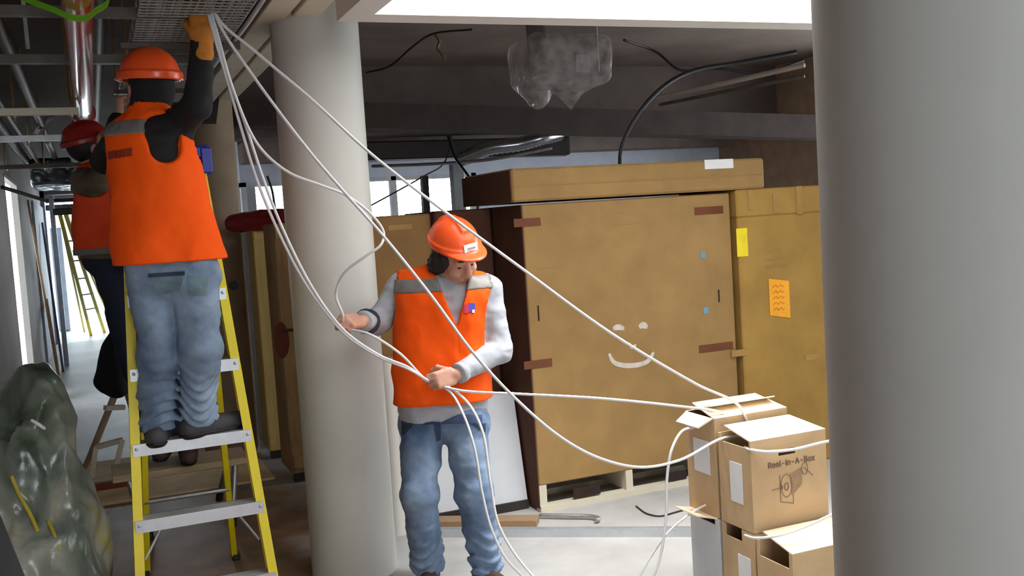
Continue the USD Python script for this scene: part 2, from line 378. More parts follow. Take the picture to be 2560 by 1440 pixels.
put('lid', box((lx0, BY - .045, lz0), (lx1, BY + BD + .05, lz1), .012), m_card, t)
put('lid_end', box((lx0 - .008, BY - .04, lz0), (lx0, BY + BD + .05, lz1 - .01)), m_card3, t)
put('lid_seam', box((lx0 + .01, BY - .047, (lz0 + lz1) / 2 - .01), (lx1 - .02, BY - .0445, (lz0 + lz1) / 2 - .003)), m_faint, t)
def faint_print(px, py, y, w, h, seed):
    rng = np.random.default_rng(seed); c = ony(px, py, y); x, out = 0., []
    while x < w:
        l = .008 + .012 * rng.random(); z = h * (rng.random() - .5) * .3
        out.append(box((c[0] + x, y - .0012, c[2] + z - h * .18), (c[0] + x + l, y - .0002, c[2] + z + h * .18))); x += l + .006
    return out
def onface(px, py, y, dx, dz, mat, parent, name, thick=.003, label=None, skew=0.):
    """flat thing dx by dz centred where the pixel meets the plane y"""
    c = ony(px, py, y); return put(name, plate(c + (-dx / 2, -thick / 2, -dz / 2 - skew), c + (dx / 2, -thick / 2, -dz / 2 + skew), c + (dx / 2, -thick / 2, dz / 2 + skew), c + (-dx / 2, -thick / 2, dz / 2 - skew), thick), mat, parent, label=label)
onface(1797, 410, BY - .046, .2, .055, m_paper, t, 'shipping_label', label='white paper label on the lid')
for px, py, dx in ((1318, 556, .16), (1772, 526, .2), (1345, 910, .17), (1790, 868, .24)):
    onface(px, py, BY, dx, .045, m_tape, t, 'tape_strip', label='brown packing tape strip')
for px, py, dz in ((1346, 783, .085), (1797, 740, .075)): onface(px, py, BY, .008, dz, m_hole, t, 'slit')
for px, py in ((1757, 638), (1764, 776)): onface(px, py, BY, .034, .04, M('blue_sticker', (108, 148, 170), .6), t, 'sticker', label='small blue sticker')
for k_, (w, h, px, py) in enumerate(((.19, .02, 1518, 535), (.14, .014, 1538, 562), (.12, .014, 1340, 672), (.05, .012, 1747, 560))):
    for pm in faint_print(px, py, BY, w, h, k_): put('faint_print', pm, m_faint, t)
# smiling face, dusty white
m_chalk = M('white_chalk', (206, 196, 186), .9, var=.1, scale=30)
def stroke(pts, w): return tube(spline([ony(px, py, BY) + (0, .004, 0) for px, py in pts], 8), [w * (.55 + .45 * math.sin(math.pi * i / (8 * (len(pts) - 1)))) for i in range(8 * (len(pts) - 1) + 1)], 6)
def flat(m, y, keep=.12): v = m.vertices.copy(); v[:, 1] = y - .002 + (v[:, 1] - y) * keep; m.vertices = v; return m
put('smiling_face', cat_(*[flat(stroke(p, w), BY) for p, w in (([(1532, 822), (1545, 818), (1560, 822)], .02), ([(1597, 818), (1608, 813), (1618, 818)], .022), ([(1572, 858), (1580, 868), (1590, 862)], .012), ([(1522, 884), (1535, 906), (1580, 914), (1620, 902), (1634, 880)], .017))]), m_chalk, t, label='face of two eyes nose and smile in dusty white')
onface(1467, 1228, BY, .17, .055, m_hole, t, 'hand_hole'); onface(1690, 1190, BY, .14, .05, m_hole, t, 'hand_hole')

# second carton on the right
RX0 = BX1 + .005; RX1 = RX0 + .95; RZ = lz0 - .006
t = thing('tall_carton', 'tall golden cardboard carton behind the near column, with yellow and orange notes', 'carton', (RX0, BY - .02, 0))
put('carton_body', box((RX0 + .03, BY - .02, 0), (RX1, BY + .6, RZ), .008), m_card2, t)
put('lid_rim', box((RX0 + .02, BY - .032, RZ - .16), (RX1 + .01, BY + .61, RZ + .005), .008), m_card2, t)
yy = BY - .033
for px in (1878, 1940, 1998): onface(px, 500 if px != 1940 else 508, yy, .045, .17 if px == 1998 else .12, m_tape2, t, 'tape_strip')
onface(1850, 882, BY - .02, .12, .04, m_tape2, t, 'tape_strip'); onface(2028, 893, BY - .02, .09, .04, m_tape2, t, 'tape_strip')
onface(1855, 606, BY - .02, .078, .17, M('yellow_note', (238, 214, 30), .6), t, 'yellow_note', label='bright yellow paper note')
c = ony(1948, 745, BY - .02)
onote = put('orange_note', plate(c + (-.075, -.003, -.10), c + (.075, -.003, -.13), c + (.075, -.003, .10), c + (-.075, -.003, .125), .003), M('orange_note', (250, 166, 30), .6), t, label='orange paper note with handwriting')
m_pen = M('orange_pen', (196, 112, 30), .8)
for i in range(5): put('handwriting', flat(tube(spline([c + (-.05 + .012 * j, -.004, .075 - .035 * i + .007 * ((j * 7 + i * 3) % 3 - 1)) for j in range(8)], 4), .0022, 5), BY - .025, .3), m_pen, onote)
for k_, (w, h, px, py) in enumerate(((.14, .03, 1912, 632), (.15, .026, 1912, 650), (.15, .026, 1914, 668))):
    for pm in faint_print(px, py, BY - .02, w, h, 9 + k_): put('faint_print', pm, m_faint, t)

# carton behind the worker
LX0, LX1 = ony(905, 900, 5.5)[0], BX0 - .02; LZ = ony(1000, 538, 5.5)[2]
t = thing('dim_carton', 'wide brown carton standing behind the worker in the grey sleeves', 'carton', (LX0, 5.5, 0))
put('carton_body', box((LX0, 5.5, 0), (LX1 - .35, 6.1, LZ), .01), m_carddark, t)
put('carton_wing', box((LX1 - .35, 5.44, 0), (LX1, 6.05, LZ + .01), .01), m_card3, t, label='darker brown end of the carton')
onface(1000, 568, 5.5, .14, .03, m_tape2, t, 'tape_strip')

# white sheets leaning on the cartons behind the worker's legs
m_sheet = M('white_sheet', (210, 214, 220), .45, var=.03)
def sheet(xa, xb, yb, zt, lean, label):
    t = thing('white_board', label, 'board', (xa, yb, 0))
    put('sheet', plate((xa, yb, .02), (xb, yb, .02), (xb, yb + lean, zt), (xa, yb + lean, zt), .02), m_sheet, t)
    put('base_channel', box((xa, yb - .02, 0), (xb, yb + .02, .05)), m_dark, t); return t
sx0, sx1, sx2 = ony(975, 1100, 5.25)[0], ony(1142, 1200, 5.25)[0], ony(1312, 1200, 5.25)[0] - .03
sheet(sx1 + .01, sx2, 5.16, ony(1260, 985, 5.25)[2], .12, 'white board leaning behind the worker in the grey sleeves, right of the legs')
sheet(sx0, sx1 - .01, 5.2, ony(1050, 985, 5.25)[2], .12, 'white board leaning behind the legs of the worker in grey sleeves')
t = thing('white_pipe', 'white upright pipe standing between the column and the worker with grey sleeves', 'pipe', (ony(970, 1000, 5.12)[0], 5.12, 0))
px_ = ony(970, 1000, 5.12)[0]; put('pipe', lathe([(0, .0), (.045, 0), (.045, .95), (.04, .95), (.04, .9), (0, .9)], (px_, 5.12, 0), 24), m_white, t)

# things on the floor there
pa, pb = onz(1000, 1306, .02), onz(1345, 1302, .02)
put('timber_plank', bar(pa, pb, .1, .04, bev=.004), M('plank_brown', (150, 122, 92), .8, stretch=(1, 20, 20), scale=8), label='short brown timber plank lying behind the standing worker', cat='plank')
ra, rb = onz(1348, 1288, .02), onz(1480, 1291, .02)
put('hooked_rod', tube(spline([ra, (ra + rb) / 2, rb, onz(1496, 1296, .02), onz(1490, 1301, .02)], 6), .012, 8), m_galv, label='grey metal rod with a bent end lying by the large carton', cat='rod', smooth=True)
pa, pb = onz(1085, 1331, .02), onz(1760, 1329, .02)
t = thing('metal_stud', 'long pale metal stud lying across the floor behind the worker', 'metal stud', pa)
put('web', bar(pa, pb, .05, .006), m_alu, t)
dd = np.array([-(pb - pa)[1], (pb - pa)[0], 0]); dd /= np.linalg.norm(dd)
for s in (-1, 1): put('flange', bar(pa + dd * s * .024, pb + dd * s * .024, .004, .04), m_alu, t)
put('floor_wire', tube(spline([onz(x, y, .006) for x, y in ((1590, 1265), (1620, 1285), (1650, 1290), (1690, 1280), (1720, 1272))], 8), .004, 6), m_dark, label='thin dark wire lying on the floor near the large carton', cat='wire', smooth=True)

# ================================================================ CABLE BOXES (stack in front of the near column)
HB, DB, WB, BXL = .375, .215, .36, 2.252
def cable_box(label, y0, z0, mat, h=HB, notch=None, flaps=(), lab=None, hole=False, text=False, x0=BXL, in_mat=m_cardin):
    x1, y1, z1, w = x0 + WB, y0 + DB, z0 + h, .006
    t = thing('cable_box', label, 'cardboard box', (x0, y0, z0), 'boxes of white cable')
    A = manifold3d.Manifold
    def mb(lo, hi): return A.cube(np.subtract(hi, lo)).translate(tuple(lo))
    shell = mb((x0, y0, z0), (x1, y1, z1)) - mb((x0 + w, y0 + w, z0 + w), (x1 - w, y1 - w, z1 + 1))
    if notch: shell = shell - mb((x0 - .01, y0 + notch[0], z1 - notch[2]), (x0 + .012, y0 + notch[1], z1 + .01))
    if hole: shell = shell - mb((x0 + .13, y0 - .01, z1 - .075), (x0 + .21, y0 + .02, z1 - .05))
    put('carton_body', shell, mat, t, smooth=False)
    put('cable_coil', cat_(*[tube([(x0 + WB / 2 + .15 * math.cos(a), y0 + DB / 2 + .07 * math.sin(a), z0 + h * .35 + .012 * k) for a in np.linspace(0, 2 * math.pi, 24)], .005, 5) for k in range(5)]), m_cardcoil, t, smooth=True)
    for side, ang, ln in flaps:
        a = math.radians(ang)
        if side in 'FB':
            y = y0 if side == 'F' else y1; s = -1 if side == 'F' else 1
            A0, A1 = np.array((x0, y, z1)), np.array((x1, y, z1)); d = np.array((0, s * math.cos(a), math.sin(a))) * ln; c = np.array((.02, 0, 0))
        else:
            x = x0 if side == 'L' else x1; s = -1 if side == 'L' else 1
            A0, A1 = np.array((x, y0 + .01, z1)), np.array((x, y1 - .01, z1)); d = np.array((s * math.cos(a), 0, math.sin(a))) * ln; c = np.array((0, .015, 0))
        put('flap', plate(A0, A1, A1 + d - c, A0 + d + c, .005), in_mat, t)
    if lab: put('paper_label', box((x0 - .002, y0 + lab[0], z0 + lab[2]), (x0, y0 + lab[1], z0 + lab[3])), m_paper, t, label='white paper label')
    if text:
        o = np.array((x0 + .075, y0 - .0012, z1 - .115))
        put('printed_lettering', flat_text('Reel-in-A-Box', .0225, o, (1, 0, 0), (0, 0, 1), .0012), m_ink, t, label='dark printed words Reel-in-A-Box')
        pic = []
        cx, cz = x0 + .19, z0 + .165; yq = y0 - .0006
        def ln(p, q, r=.0014): return flat(tube([(cx + p[0], yq, cz + p[1]), (cx + (p[0] + q[0]) / 2, yq, cz + (p[1] + q[1]) / 2), (cx + q[0], yq, cz + q[1])], r, 5), yq, .3)
        ring = lambda ox, oz, rx, rz, r=.0014: flat(tube([(cx + ox + rx * math.cos(u), yq, cz + oz + rz * math.sin(u)) for u in np.linspace(0, 2 * math.pi, 28)], r, 5), yq, .3)
        pic += [ring(-.03, 0, .026, .045), ring(-.03, -.004, .009, .014, .002), ring(-.055, -.004, .006, .009, .002), ln((-.1, -.008), (-.055, -.004)), ln((.055, .06), (.1, .02)), ring(.06, .055, .014, .024)]
        pic += [ln((-.06, .045), (-.06, -.06)), ln((-.06, -.06), (.0, -.075)), ln((0, -.075), (.0, -.04))]
        for pc in pic: put('printed_line', pc, m_ink, t)
        put('printed_drum', plate(*[(cx + a, yq - .0004, cz + b) for a, b in ((-.006, -.043), (.045, -.006), (.05, .062), (-.012, .043))], .0012), m_drum, t, label='printed drawing of a cable drum')
    return t
m_cardcoil = M('cable_white', (226, 226, 228), .45, var=.02); m_drum = M('printed_drum', (158, 132, 102), .85, var=.12, scale=60)
m_whitecard = M('white_carton', (200, 202, 204), .7, var=.05)
y1_ = 3.144
cable_box('buff cable box printed Reel-in-A-Box, front box on the upper layer', y1_, HB + .003, m_cable_card, .36, (.01, .2, .03), [('F', 172, .2)], (.06, .14, .1, .26), True, True)
cable_box('cable box behind the printed one on the upper layer, flaps standing open', y1_ + .235, HB + .003, m_cable_card, .41, None, [('F', 169, .19), ('B', 165, .17), ('L', -28, .07)], (.045, .16, .17, .31))
cable_box('nearest lower cable box, white-lit flap sticking out in front', y1_ - .225, 0, m_cable_card, HB - .012, (.02, .2, .06), [('F', 172, .2)])
cable_box('lower cable box under the printed one, with a torn dark corner', y1_ + .002, 0, m_cable_card, HB, (.08, .19, .05), [], (.03, .11, .12, .27))
cable_box('white lower cable box, the rear one with a flap folded out to its left', y1_ + .235, 0, m_whitecard, HB, (.03, .2, .03), [('L', 14, .09)])

# ================================================================ LADDERS
m_fibre = M('yellow_fibreglass', (226, 206, 20), .45, var=.05); m_bluecap = M('blue_plastic', (40, 50, 150), .45, var=.05)
def channel(p0, p1, w, d, th, inward, face):
    """C-shaped rail from p0 to p1: web and two flanges; inward = unit x direction of the flanges, face = direction to the front"""
    p0, p1 = np.asarray(p0, float), np.asarray(p1, float); inward, face = np.asarray(inward, float), np.asarray(face, float)
    up = p1 - p0; up /= np.linalg.norm(up)
    def slab(o, a, b):
        q = [o + i * a + j * b for i in (0, 1) for j in (0, 1)]; return hullmesh(np.array([r + e for r in q for e in (p0, p1)]))
    b = -face * d
    return cat_(slab(-inward * th, inward * th, b), slab(np.zeros(3), inward * w, -face * th), slab(b, inward * w, face * th))

YS, ZS = 4.295, .83
def ly(z): return YS + (z - ZS) * .165
def lxl(z): return .082 + (z - ZS) * .055
def lxr(z): return .555 - (z - ZS) * .072
ZT = 1.98
t = thing('stepladder', 'yellow fibreglass stepladder with metal treads, worker in jeans standing on it', 'stepladder', (.3, 4.6, 0))
for s, fx in ((1, lxl), (-1, lxr)):
    p0, p1 = (fx(0.02), ly(0.02), .02), (fx(ZT), ly(ZT), ZT)
    put('side_rail', channel(p0, p1, .032, .07, .005, (s, 0, 0), (0, -1, 0)), m_fibre, t, smooth=False)
    put('foot', box((fx(0) - .025, ly(0) - .02, 0), (fx(0) + .025, ly(0) + .09, .04), .006), m_black, t)
RY = 5.22
def rx(s, z): a = .11 if s > 0 else .545; b = .20 if s > 0 else .46; return a + (b - a) * z / ZT
for s in (1, -1):
    p0, p1 = (rx(s, 0), RY, 0.02), (rx(s, ZT - .1), ly(ZT) + .09, ZT - .1)
    put('support_rail', channel(p0, p1, .022, .045, .005, (s, 0, 0), (0, 1, 0)), m_fibre, t, smooth=False)
    put('rail_foot', box((rx(s, 0) - .02, RY - .05, 0), (rx(s, 0) + .02, RY + .01, .035), .005), m_black, t)
for i, z in enumerate((.235, .53, .83, 1.13, 1.43, 1.72)):
    a, b = np.array((lxl(z) + .002, ly(z) - .006, z)), np.array((lxr(z) - .002, ly(z) - .006, z))
    tread = [box((a[0], a[1], z - .004), (b[0], a[1] + .085, z)), box((a[0], a[1] - .003, z - .05), (b[0], a[1], z)), box((a[0], a[1] + .082, z - .03), (b[0], a[1] + .085, z))]
    put('tread', cat_(*tread), m_alu, t, smooth=False)
    for s, fx in ((1, lxl), (-1, lxr)):
        put('rivet', trimesh.creation.icosphere(subdivisions=1, radius=.008).apply_translation((fx(z) + s * .016, ly(z) - .006, z - .02)), m_alu, t)
for z in (.4, .95, 1.5):
    yr = RY + (ly(ZT) + .09 - RY) * z / (ZT - .1)
    put('cross_brace', seg((rx(1, z), yr - .03, z), (rx(-1, z), yr - .03, z), .011, 8), m_galv, t)
z = .53
for s in (1, -1):
    yr = RY + (ly(ZT) + .09 - RY) * .4 / (ZT - .1); m_ = .5 * (rx(1, .4) + rx(-1, .4))
    put('tread_brace', seg((lxl(.5) + .03 if s > 0 else lxr(.5) - .03, ly(.5) + .03, .36), (lxl(.5) + .12 if s > 0 else lxr(.5) - .12, ly(.5) + .06, .5), .006, 6), m_galv, t)
    put('spreader', bar((lxl(1.3) if s > 0 else lxr(1.3), ly(1.3) + .07, 1.28), (rx(s, 1.3), RY + (ly(ZT) + .09 - RY) * 1.3 / (ZT - .1) - .04, 1.28), .006, .025), m_galv, t)
put('ladder_cap', box((lxl(ZT) - .03, ly(ZT) - .03, ZT), (lxr(ZT) + .03, ly(ZT) + .17, ZT + .06), .012), m_bluecap, t)
put('cap_side', box((lxr(ZT) - .012, ly(ZT) - .036, ZT - .06), (lxr(ZT) + .035, ly(ZT) + .1, ZT + .05), .006), m_bluecap, t)

# far stepladder in the bright corridor
def far_ladder():
    d = 12.2; A, B, C = onz(228, 838, 0), onz(213, 834, 0), onz(262, 830, 0)
    top = at(150, 535, 12.6); top2 = at(165, 535, 12.6); zt = top[2]
    t = thing('stepladder', 'far yellow stepladder standing open in the bright corridor', 'stepladder', (A[0], A[1], 0))
    C2 = onz(205, 828, 0)
    put('side_rail', bar((A[0], A[1], 0), top, .045, .06), m_fibre, t); put('side_rail', bar((C[0], C[1], 0), top2, .05, .06), m_fibre, t)
    D, E_ = C + (.18, .9, 0), A + (-.12, 1.0, 0)
    put('support_rail', bar((E_[0], E_[1], 0), top + (0, .12, -.03), .03, .04), m_fibre, t); put('support_rail', bar((D[0], D[1], 0), top2 + (0, .12, -.03), .03, .04), m_fibre, t)
    for i in range(1, 7):
        f_ = i / 7.2; a, b = A + (top - A) * f_, C + (top2 - C) * f_; a[2] = b[2] = zt * f_; put('tread', bar(a, b, .07, .02), m_alu, t)
    c = (top + top2) / 2 + (0, .05, .03); put('ladder_cap', box(c - (.11, .08, .04), c + (.11, .08, .04), .01), m_dark, t)
far_ladder()

# ================================================================ PEOPLE
m_skin = M('skin', (196, 148, 126), .5, var=.06, scale=30, subsurface_weight=.08, subsurface_scale=.01)
m_hi = M('orange_vest', (255, 88, 9), .8, var=.05, scale=9, bump=.1, bscale=220, spec=.2)
m_helm = M('orange_helmet', (250, 92, 40), .28, var=.03); m_helmr = M('red_helmet', (150, 36, 30), .35, var=.05)
m_refl = M('grey_reflective', (118, 116, 112), .5, .0, var=.08, scale=30)
m_shirt = M('grey_shirt', (164, 168, 176), .8, var=.06, scale=10, bump=.08, bscale=200)
m_blackcloth = M('black_cloth', (16, 15, 17), .85, var=.2)
m_jean = M('washed_denim', (72, 96, 130), .85, rgb2=(136, 158, 184), scale=4.2, bump=.15, bscale=260, lo=.36, hi=.66)
m_jean2 = M('dark_denim', (86, 105, 130), .85, rgb2=(146, 168, 190), scale=4.0, bump=.15, bscale=260, lo=.36, hi=.68)
m_navy = M('navy_cloth', (30, 36, 58), .85, var=.15); m_boot = M('brown_boot', (74, 54, 48), .6, var=.2, scale=20); m_shoe = M('grey_shoe', (60, 58, 62), .7, var=.2)
m_hair = M('black_hair', (24, 18, 18), .6, var=.2, stretch=(1, 1, .2), scale=60, bump=.5, bscale=90)
m_glove = M('tan_glove', (188, 118, 40), .85, var=.12, scale=30, bump=.1)
m_grime = M('cuff_dark', (52, 56, 66), .8); m_lip = M('lips', (168, 100, 92), .5); m_eye = M('eye_dark', (40, 28, 26), .3)
m_denimdark = M('denim_waistband', (58, 74, 108), .85); m_button = M('metal_button', (150, 140, 120), .35, .8)

def unit(v): v = np.asarray(v, float); return v / np.linalg.norm(v)
def frame(fwd, up=(0, 0, 1)):
    f = unit(fwd); r = unit(np.cross(f, up)); return r, f, np.cross(r, f)        # right, forward, up
def head_sdf(c, ax, k=1.0):
    r, f, u = ax; R = np.array([r, f, u])
    P = lambda a, b, z: c + (a * r + b * f + z * u) * k
    skull = ellip(P(0, -.012, .03), np.array((.076, .096, .095)) * k, R); face = ellip(P(0, .03, -.035), np.array((.062, .066, .088)) * k, R)
    jaw = smin(.02, rcone(P(-.045, .015, -.072), P(0, .072, -.108), .022 * k, .024 * k), rcone(P(.045, .015, -.072), P(0, .072, -.108), .022 * k, .024 * k))
    nose = rcone(P(0, .094, .0), P(0, .116, -.042), .011 * k, .016 * k); wings = smin(.01, ball(P(-.014, .1, -.044), .011 * k), ball(P(.014, .1, -.044), .011 * k))
    brow = rcone(P(-.04, .083, .016), P(.04, .083, .016), .013 * k, .013 * k)
    cheek = smin(.02, ball(P(-.042, .066, -.035), .026 * k), ball(P(.042, .066, -.035), .026 * k))
    lips = rcone(P(-.017, .092, -.075), P(.017, .092, -.075), .0085 * k, .0085 * k)
    ears = union(ellip(P(-.079, -.01, -.01), np.array((.012, .022, .034)) * k, R), ellip(P(.079, -.01, -.01), np.array((.012, .022, .034)) * k, R))
    s = smin(.02, smin(.03, skull, face, jaw), cheek, brow); s = smin(.012, s, nose, wings, lips, ears)
    s = minus(s, ball(P(-.032, .102, -.004), .017 * k), ball(P(.032, .102, -.004), .017 * k))
    s = smin(.004, s, ball(P(-.032, .0815, .0015), .0138 * k), ball(P(.032, .0815, .0015), .0138 * k))
    return s, P
def helmet(c, ax, mat, par, visor=.075, label=None, k=1.06, ridge=True):
    r, f, u = ax; R = np.array([r, f, u]); P = lambda a, b, z: c + (a * r + b * f + z * u) * k
    dome = ellip(P(0, -.01, .045), np.array((.104, .132, .112)) * k, R); inner = ellip(P(0, -.01, .04), np.array((.097, .125, .105)) * k, R)
    skirt = inter(ellip(P(0, -.01, .045), np.array((.112, .14, .3)) * k, R), plane(P(0, 0, .062), u), plane(P(0, 0, .034), -u))
    vis = inter(ellip(P(0, .05, .04), np.array((.1, .08 + visor, .016)) * k, R), plane(P(0, .05, 0), -f))
    s = smin(.012, inter(dome, plane(P(0, 0, .036), -u)), skirt, vis)
    if ridge: s = smin(.012, s, inter(grow(dome, .007 * k), rbox(P(0, -.02, .1), np.array((.017, .1, .11)) * k, R, .006)))
    s = minus(s, inter(inner, plane(P(0, 0, .13), u)), inter(inner, lambda Q: -np.ones(len(Q))))
    m = surfnet(s, c - .26 * k, c + .26 * k, .0045)
    return put('hard_hat', m, mat, par, smooth=True, label=label), P
def hand_sdf(w, d, n, tt, curl=1.0, k=1.0, open_=0.0):
    """w wrist, d towards the knuckles, n out of the back of the hand, tt towards the thumb"""
    d = unit(d); n = unit(np.asarray(n) - d * (np.asarray(n) @ d)); s = np.cross(d, n); s = s if s @ np.asarray(tt) > 0 else -s
    fs = [rbox(w + (d * .046) * k, np.array((.047, .04, .015)) * k, np.array([d, s, n]), .014 * k)]
    for off, L, base in ((.03, .072, .088), (.0105, .08, .092), (-.009, .074, .088), (-.027, .058, .08)):
        p = w + (d * base + s * off) * k; a = 0.
        for j, (fr_, da) in enumerate(((.45, 58), (.31, 66), (.24, 42))):
            a += math.radians(da) * curl; q = p + (d * math.cos(a) - n * math.sin(a)) * L * fr_ * k
            fs.append(rcone(p, q, (.0098 - .0008 * j) * k, (.0092 - .0008 * j) * k)); p = q
    p = w + (d * .028 + s * .034) * k
    for L, v in ((.042, d * .62 + s * .5 - n * .6), (.032, d * .5 - s * .25 - n * .8), (.026, d * .3 - s * .75 - n * .55)):
        q = p + unit(v) * L * k; fs.append(rcone(p, q, .0115 * k, .0102 * k)); p = q
    return smin(.004, fs[0], *fs[1:]), w + (d * .088 - n * .03) * k
def bounds(*pts, pad=.12): P = np.array(pts); return P.min(0) - pad, P.max(0) + pad

def build_person(label, J, fwd, headax, mats, vest_hem, kind):
    """one continuous body, then clothes: J holds the joints"""
    r, f, u = frame(fwd); g = lambda n: np.asarray(J[n], float)
    t = thing('person', label, 'person', (J['pelvis'][0], J['pelvis'][1], min(J['ankL'][2], J['ankR'][2]) - .08), 'workers in orange vests')
    pel, che, nek, hc = g('pelvis'), g('chest'), g('neck'), g('head')
    tr = []
    for s in (-1, 1):
        sh = g('shR') if s > 0 else g('shL')
        tr.append(rcone(pel + r * s * .075, che + (sh - che) * .5 + u * .0, .098, .095)); tr.append(rcone(che + (sh - che) * .45, sh, .085, .055))
    torso = smin(.05, rcone(pel, che, .1, .105), *tr); trap = rcone(che + u * .12, nek, .075, .055)
    torso = smin(.05, torso, trap)
    arms, legs = {}, {}
    for s in 'LR':
        arms[s] = smin(.02, rcone(g('sh' + s), g('el' + s), .05, .038), rcone(g('el' + s), g('wr' + s), .038, .027))
        legs[s] = smin(.03, rcone(g('hip' + s), g('kn' + s), .082, .058), rcone(g('kn' + s), g('ank' + s), .055, .042))
    head, HP = head_sdf(hc, headax)
    neck = rcone(nek - u * .02, hc - headax[2] * .06 - headax[1] * .02, .056, .052)
    hands, grips = {}, {}
    for s in 'LR':
        wr, d, n, tt, cu = J['hand' + s]; hands[s], grips[s] = hand_sdf(np.asarray(wr, float), d, n, tt, cu)
    body = smin(.02, smin(.03, torso, neck, arms['L'], arms['R'], legs['L'], legs['R']), head)
    feet = smin(.02, *[rcone(g('ank' + s) - u * .03, g('toe' + s), .035, .03) for s in 'LR'])
    body = smin(.012, smin(.02, body, feet), hands['L'], hands['R'])
    allp = [v for k, v in J.items() if isinstance(v, np.ndarray)] + [grips['L'], grips['R']]
    lo, hi = bounds(*allp, pad=.19)
    put('body', surfnet(body, lo, hi, .005), m_skin, t, smooth=True)
    # shirt
    slv = [smin(.025, rcone(g('sh' + s), g('el' + s), .066, .052), rcone(g('el' + s), g('wr' + s), .053, .041)) for s in 'LR']
    slv = [inter(a, plane(g('wr' + s) - unit(g('wr' + s) - g('el' + s)) * (.0 if kind != 'mid' else .01), g('wr' + s) - g('el' + s))) for a, s in zip(slv, 'LR')]
    stor = grow(torso, .014)
    if kind == 'mid': stor = smin(.04, stor, *[rcone(pel + r * s * .068 - u * .1, pel + r * s * .07 + u * .12, .128, .112) for s in (-1, 1)])
    stor = inter(stor, plane(pel - u * J.get('shirt_drop', .02), -u))
    shirt = ridges(folds(smin(.03, stor, *slv), .009, 11, (1, 1, 1.6), 3), .004, 15, (1, 1, 1.3), 13)
    shirt = minus(shirt, ball(nek + f * .035 + u * .045, .06))
    lo2, hi2 = bounds(pel, che, nek, *[g(a + s) for a in ('sh', 'el', 'wr') for s in 'LR'], pad=.17)
    sh_ = put('shirt', surfnet(shirt, lo2, hi2, .008), mats['shirt'], t, smooth=True)
    # vest
    hem = pel + u * vest_hem
    skirt = [rcone(pel + r * s * .078 + u * (vest_hem - .05), che + (g('shR' if s > 0 else 'shL') - che) * .42, .108, .1) for s in (-1, 1)]
    v0 = smin(.05, grow(torso, .026), *[grow(a, .026) for a in skirt], grow(rcone(pel + u * (vest_hem - .05), che, .1, .1), .024))
    v0 = ridges(folds(v0, .016, 7.0, (1, 1, .7), 11), .0045, 9, (1, 1, .55), 31)
    cuts = [plane(hem, u)]
    cuts[0] = plane(hem, u); v = inter(v0, plane(hem, -u))
    for s in 'LR':
        sh = g('sh' + s); out = r * (1 if s == 'R' else -1); ad = unit(g('el' + s) - sh)
        v = minus(v, smin(.03, rod(sh + out * .018 - u * J.get('arm_cut', .05), sh + out * .3 - u * .05, .088), rod(sh + out * .022, sh + ad * .3, .082)))
    v = minus(v, rcone(nek - u * .01, nek + u * .2 + f * .03, .068, .11))
    if J.get('extra_cut'): v = minus(v, rcone(*J['extra_cut']))
    if J.get('vneck'):
        vn = inter(plane(che + f * .02, -f), lambda P: np.abs((P - (nek + r * J['vneck'])) @ r) - np.clip(.075 + ((P - nek) @ u) * .34, 0, .2))
        v = minus(v, vn)
    lo3, hi3 = bounds(pel, hem, che, nek, g('shL'), g('shR'), pad=.2)
    vest = put('vest', surfnet(v, lo3, hi3, .007), mats['vest'], t, smooth=True)
    zb = J['stripe']; band = inter(grow(v, .0035), plane(u * (zb + .03), u), plane(u * (zb - .03), -u))
    put('reflective_stripe', surfnet(band, lo3, hi3, .006), m_refl, vest, smooth=True)
    # trousers
    lg = [smin(.04, rcone(g('hip' + s), g('kn' + s), .096, .074), rcone(g('kn' + s), g('ank' + s) + u * .02, .074, .07)) for s in 'LR']
    hp_ = .098 if kind == 'mid' else .108
    jn = smin(.02, rcone(pel + r * .07 - u * .0, pel - r * .07, hp_, hp_), rcone(g('hipL'), g('hipR'), .1, .1)); jn = smin(.03, jn, lg[0], lg[1])
    jn = ridges(folds(jn, .013, 9, (1, 1, 1.5), 7), .005, 11, (1, 1, .8), 17); zk = max(g('knL')[2], g('knR')[2])
    ank = .5 * (g('ankL') + g('ankR'))[2]; base = jn
    def bunch(P):
        w = np.clip((ank + .26 - P[:, 2]) / .2, 0, 1); return base(P) - w * (.008 * np.sin(P[:, 2] * 120 + 6 * np.sin(P[:, 0] * 22) + 5 * np.sin(P[:, 1] * 17)))
    jn = inter(bunch, plane(pel + u * J.get('waist', .07), u)); jn = union(inter(jn, plane(g('ankL') + u * J.get('cuff', -.02), -u)))
    lo4, hi4 = bounds(pel + u * .08, *[g(a + s) for a in ('hip', 'kn', 'ank') for s in 'LR'], pad=.17)
    tro = put('trousers', surfnet(jn, lo4, hi4, .008), mats['trousers'], t, smooth=True)
    # footwear
    for s in 'LR':
        a, to = g('ank' + s), g('toe' + s); hl = a - u * .04 - unit(to - a) * np.array((.05, .05, 0))
        b = smin(.02, rcone(hl, to, .046, .042), rcone(a - u * .02, a + u * .1, .053, .056)); zs = min(to[2], hl[2]) - .036
        b = inter(b, plane((0, 0, zs), (0, 0, -1)))
        sole = inter(grow(rcone(hl, to, .046, .044), .006), plane((0, 0, zs + .022), (0, 0, 1)), plane((0, 0, zs - .002), (0, 0, -1)))
        l5, h5 = bounds(a + u * .12, to, hl, pad=.09); bt = put('boot', surfnet(b, l5, h5, .006), mats['boot'], t, smooth=True); put('sole', surfnet(sole, l5, h5, .006), m_black, bt, smooth=True)
    # hair
    R = np.array(headax); hr = minus(grow(ellip(HP(0, -.02, .03), (.079, .098, .098), R), .006), inter(plane(HP(0, .028, 0), -headax[1]), plane(HP(0, 0, .05), headax[2])))
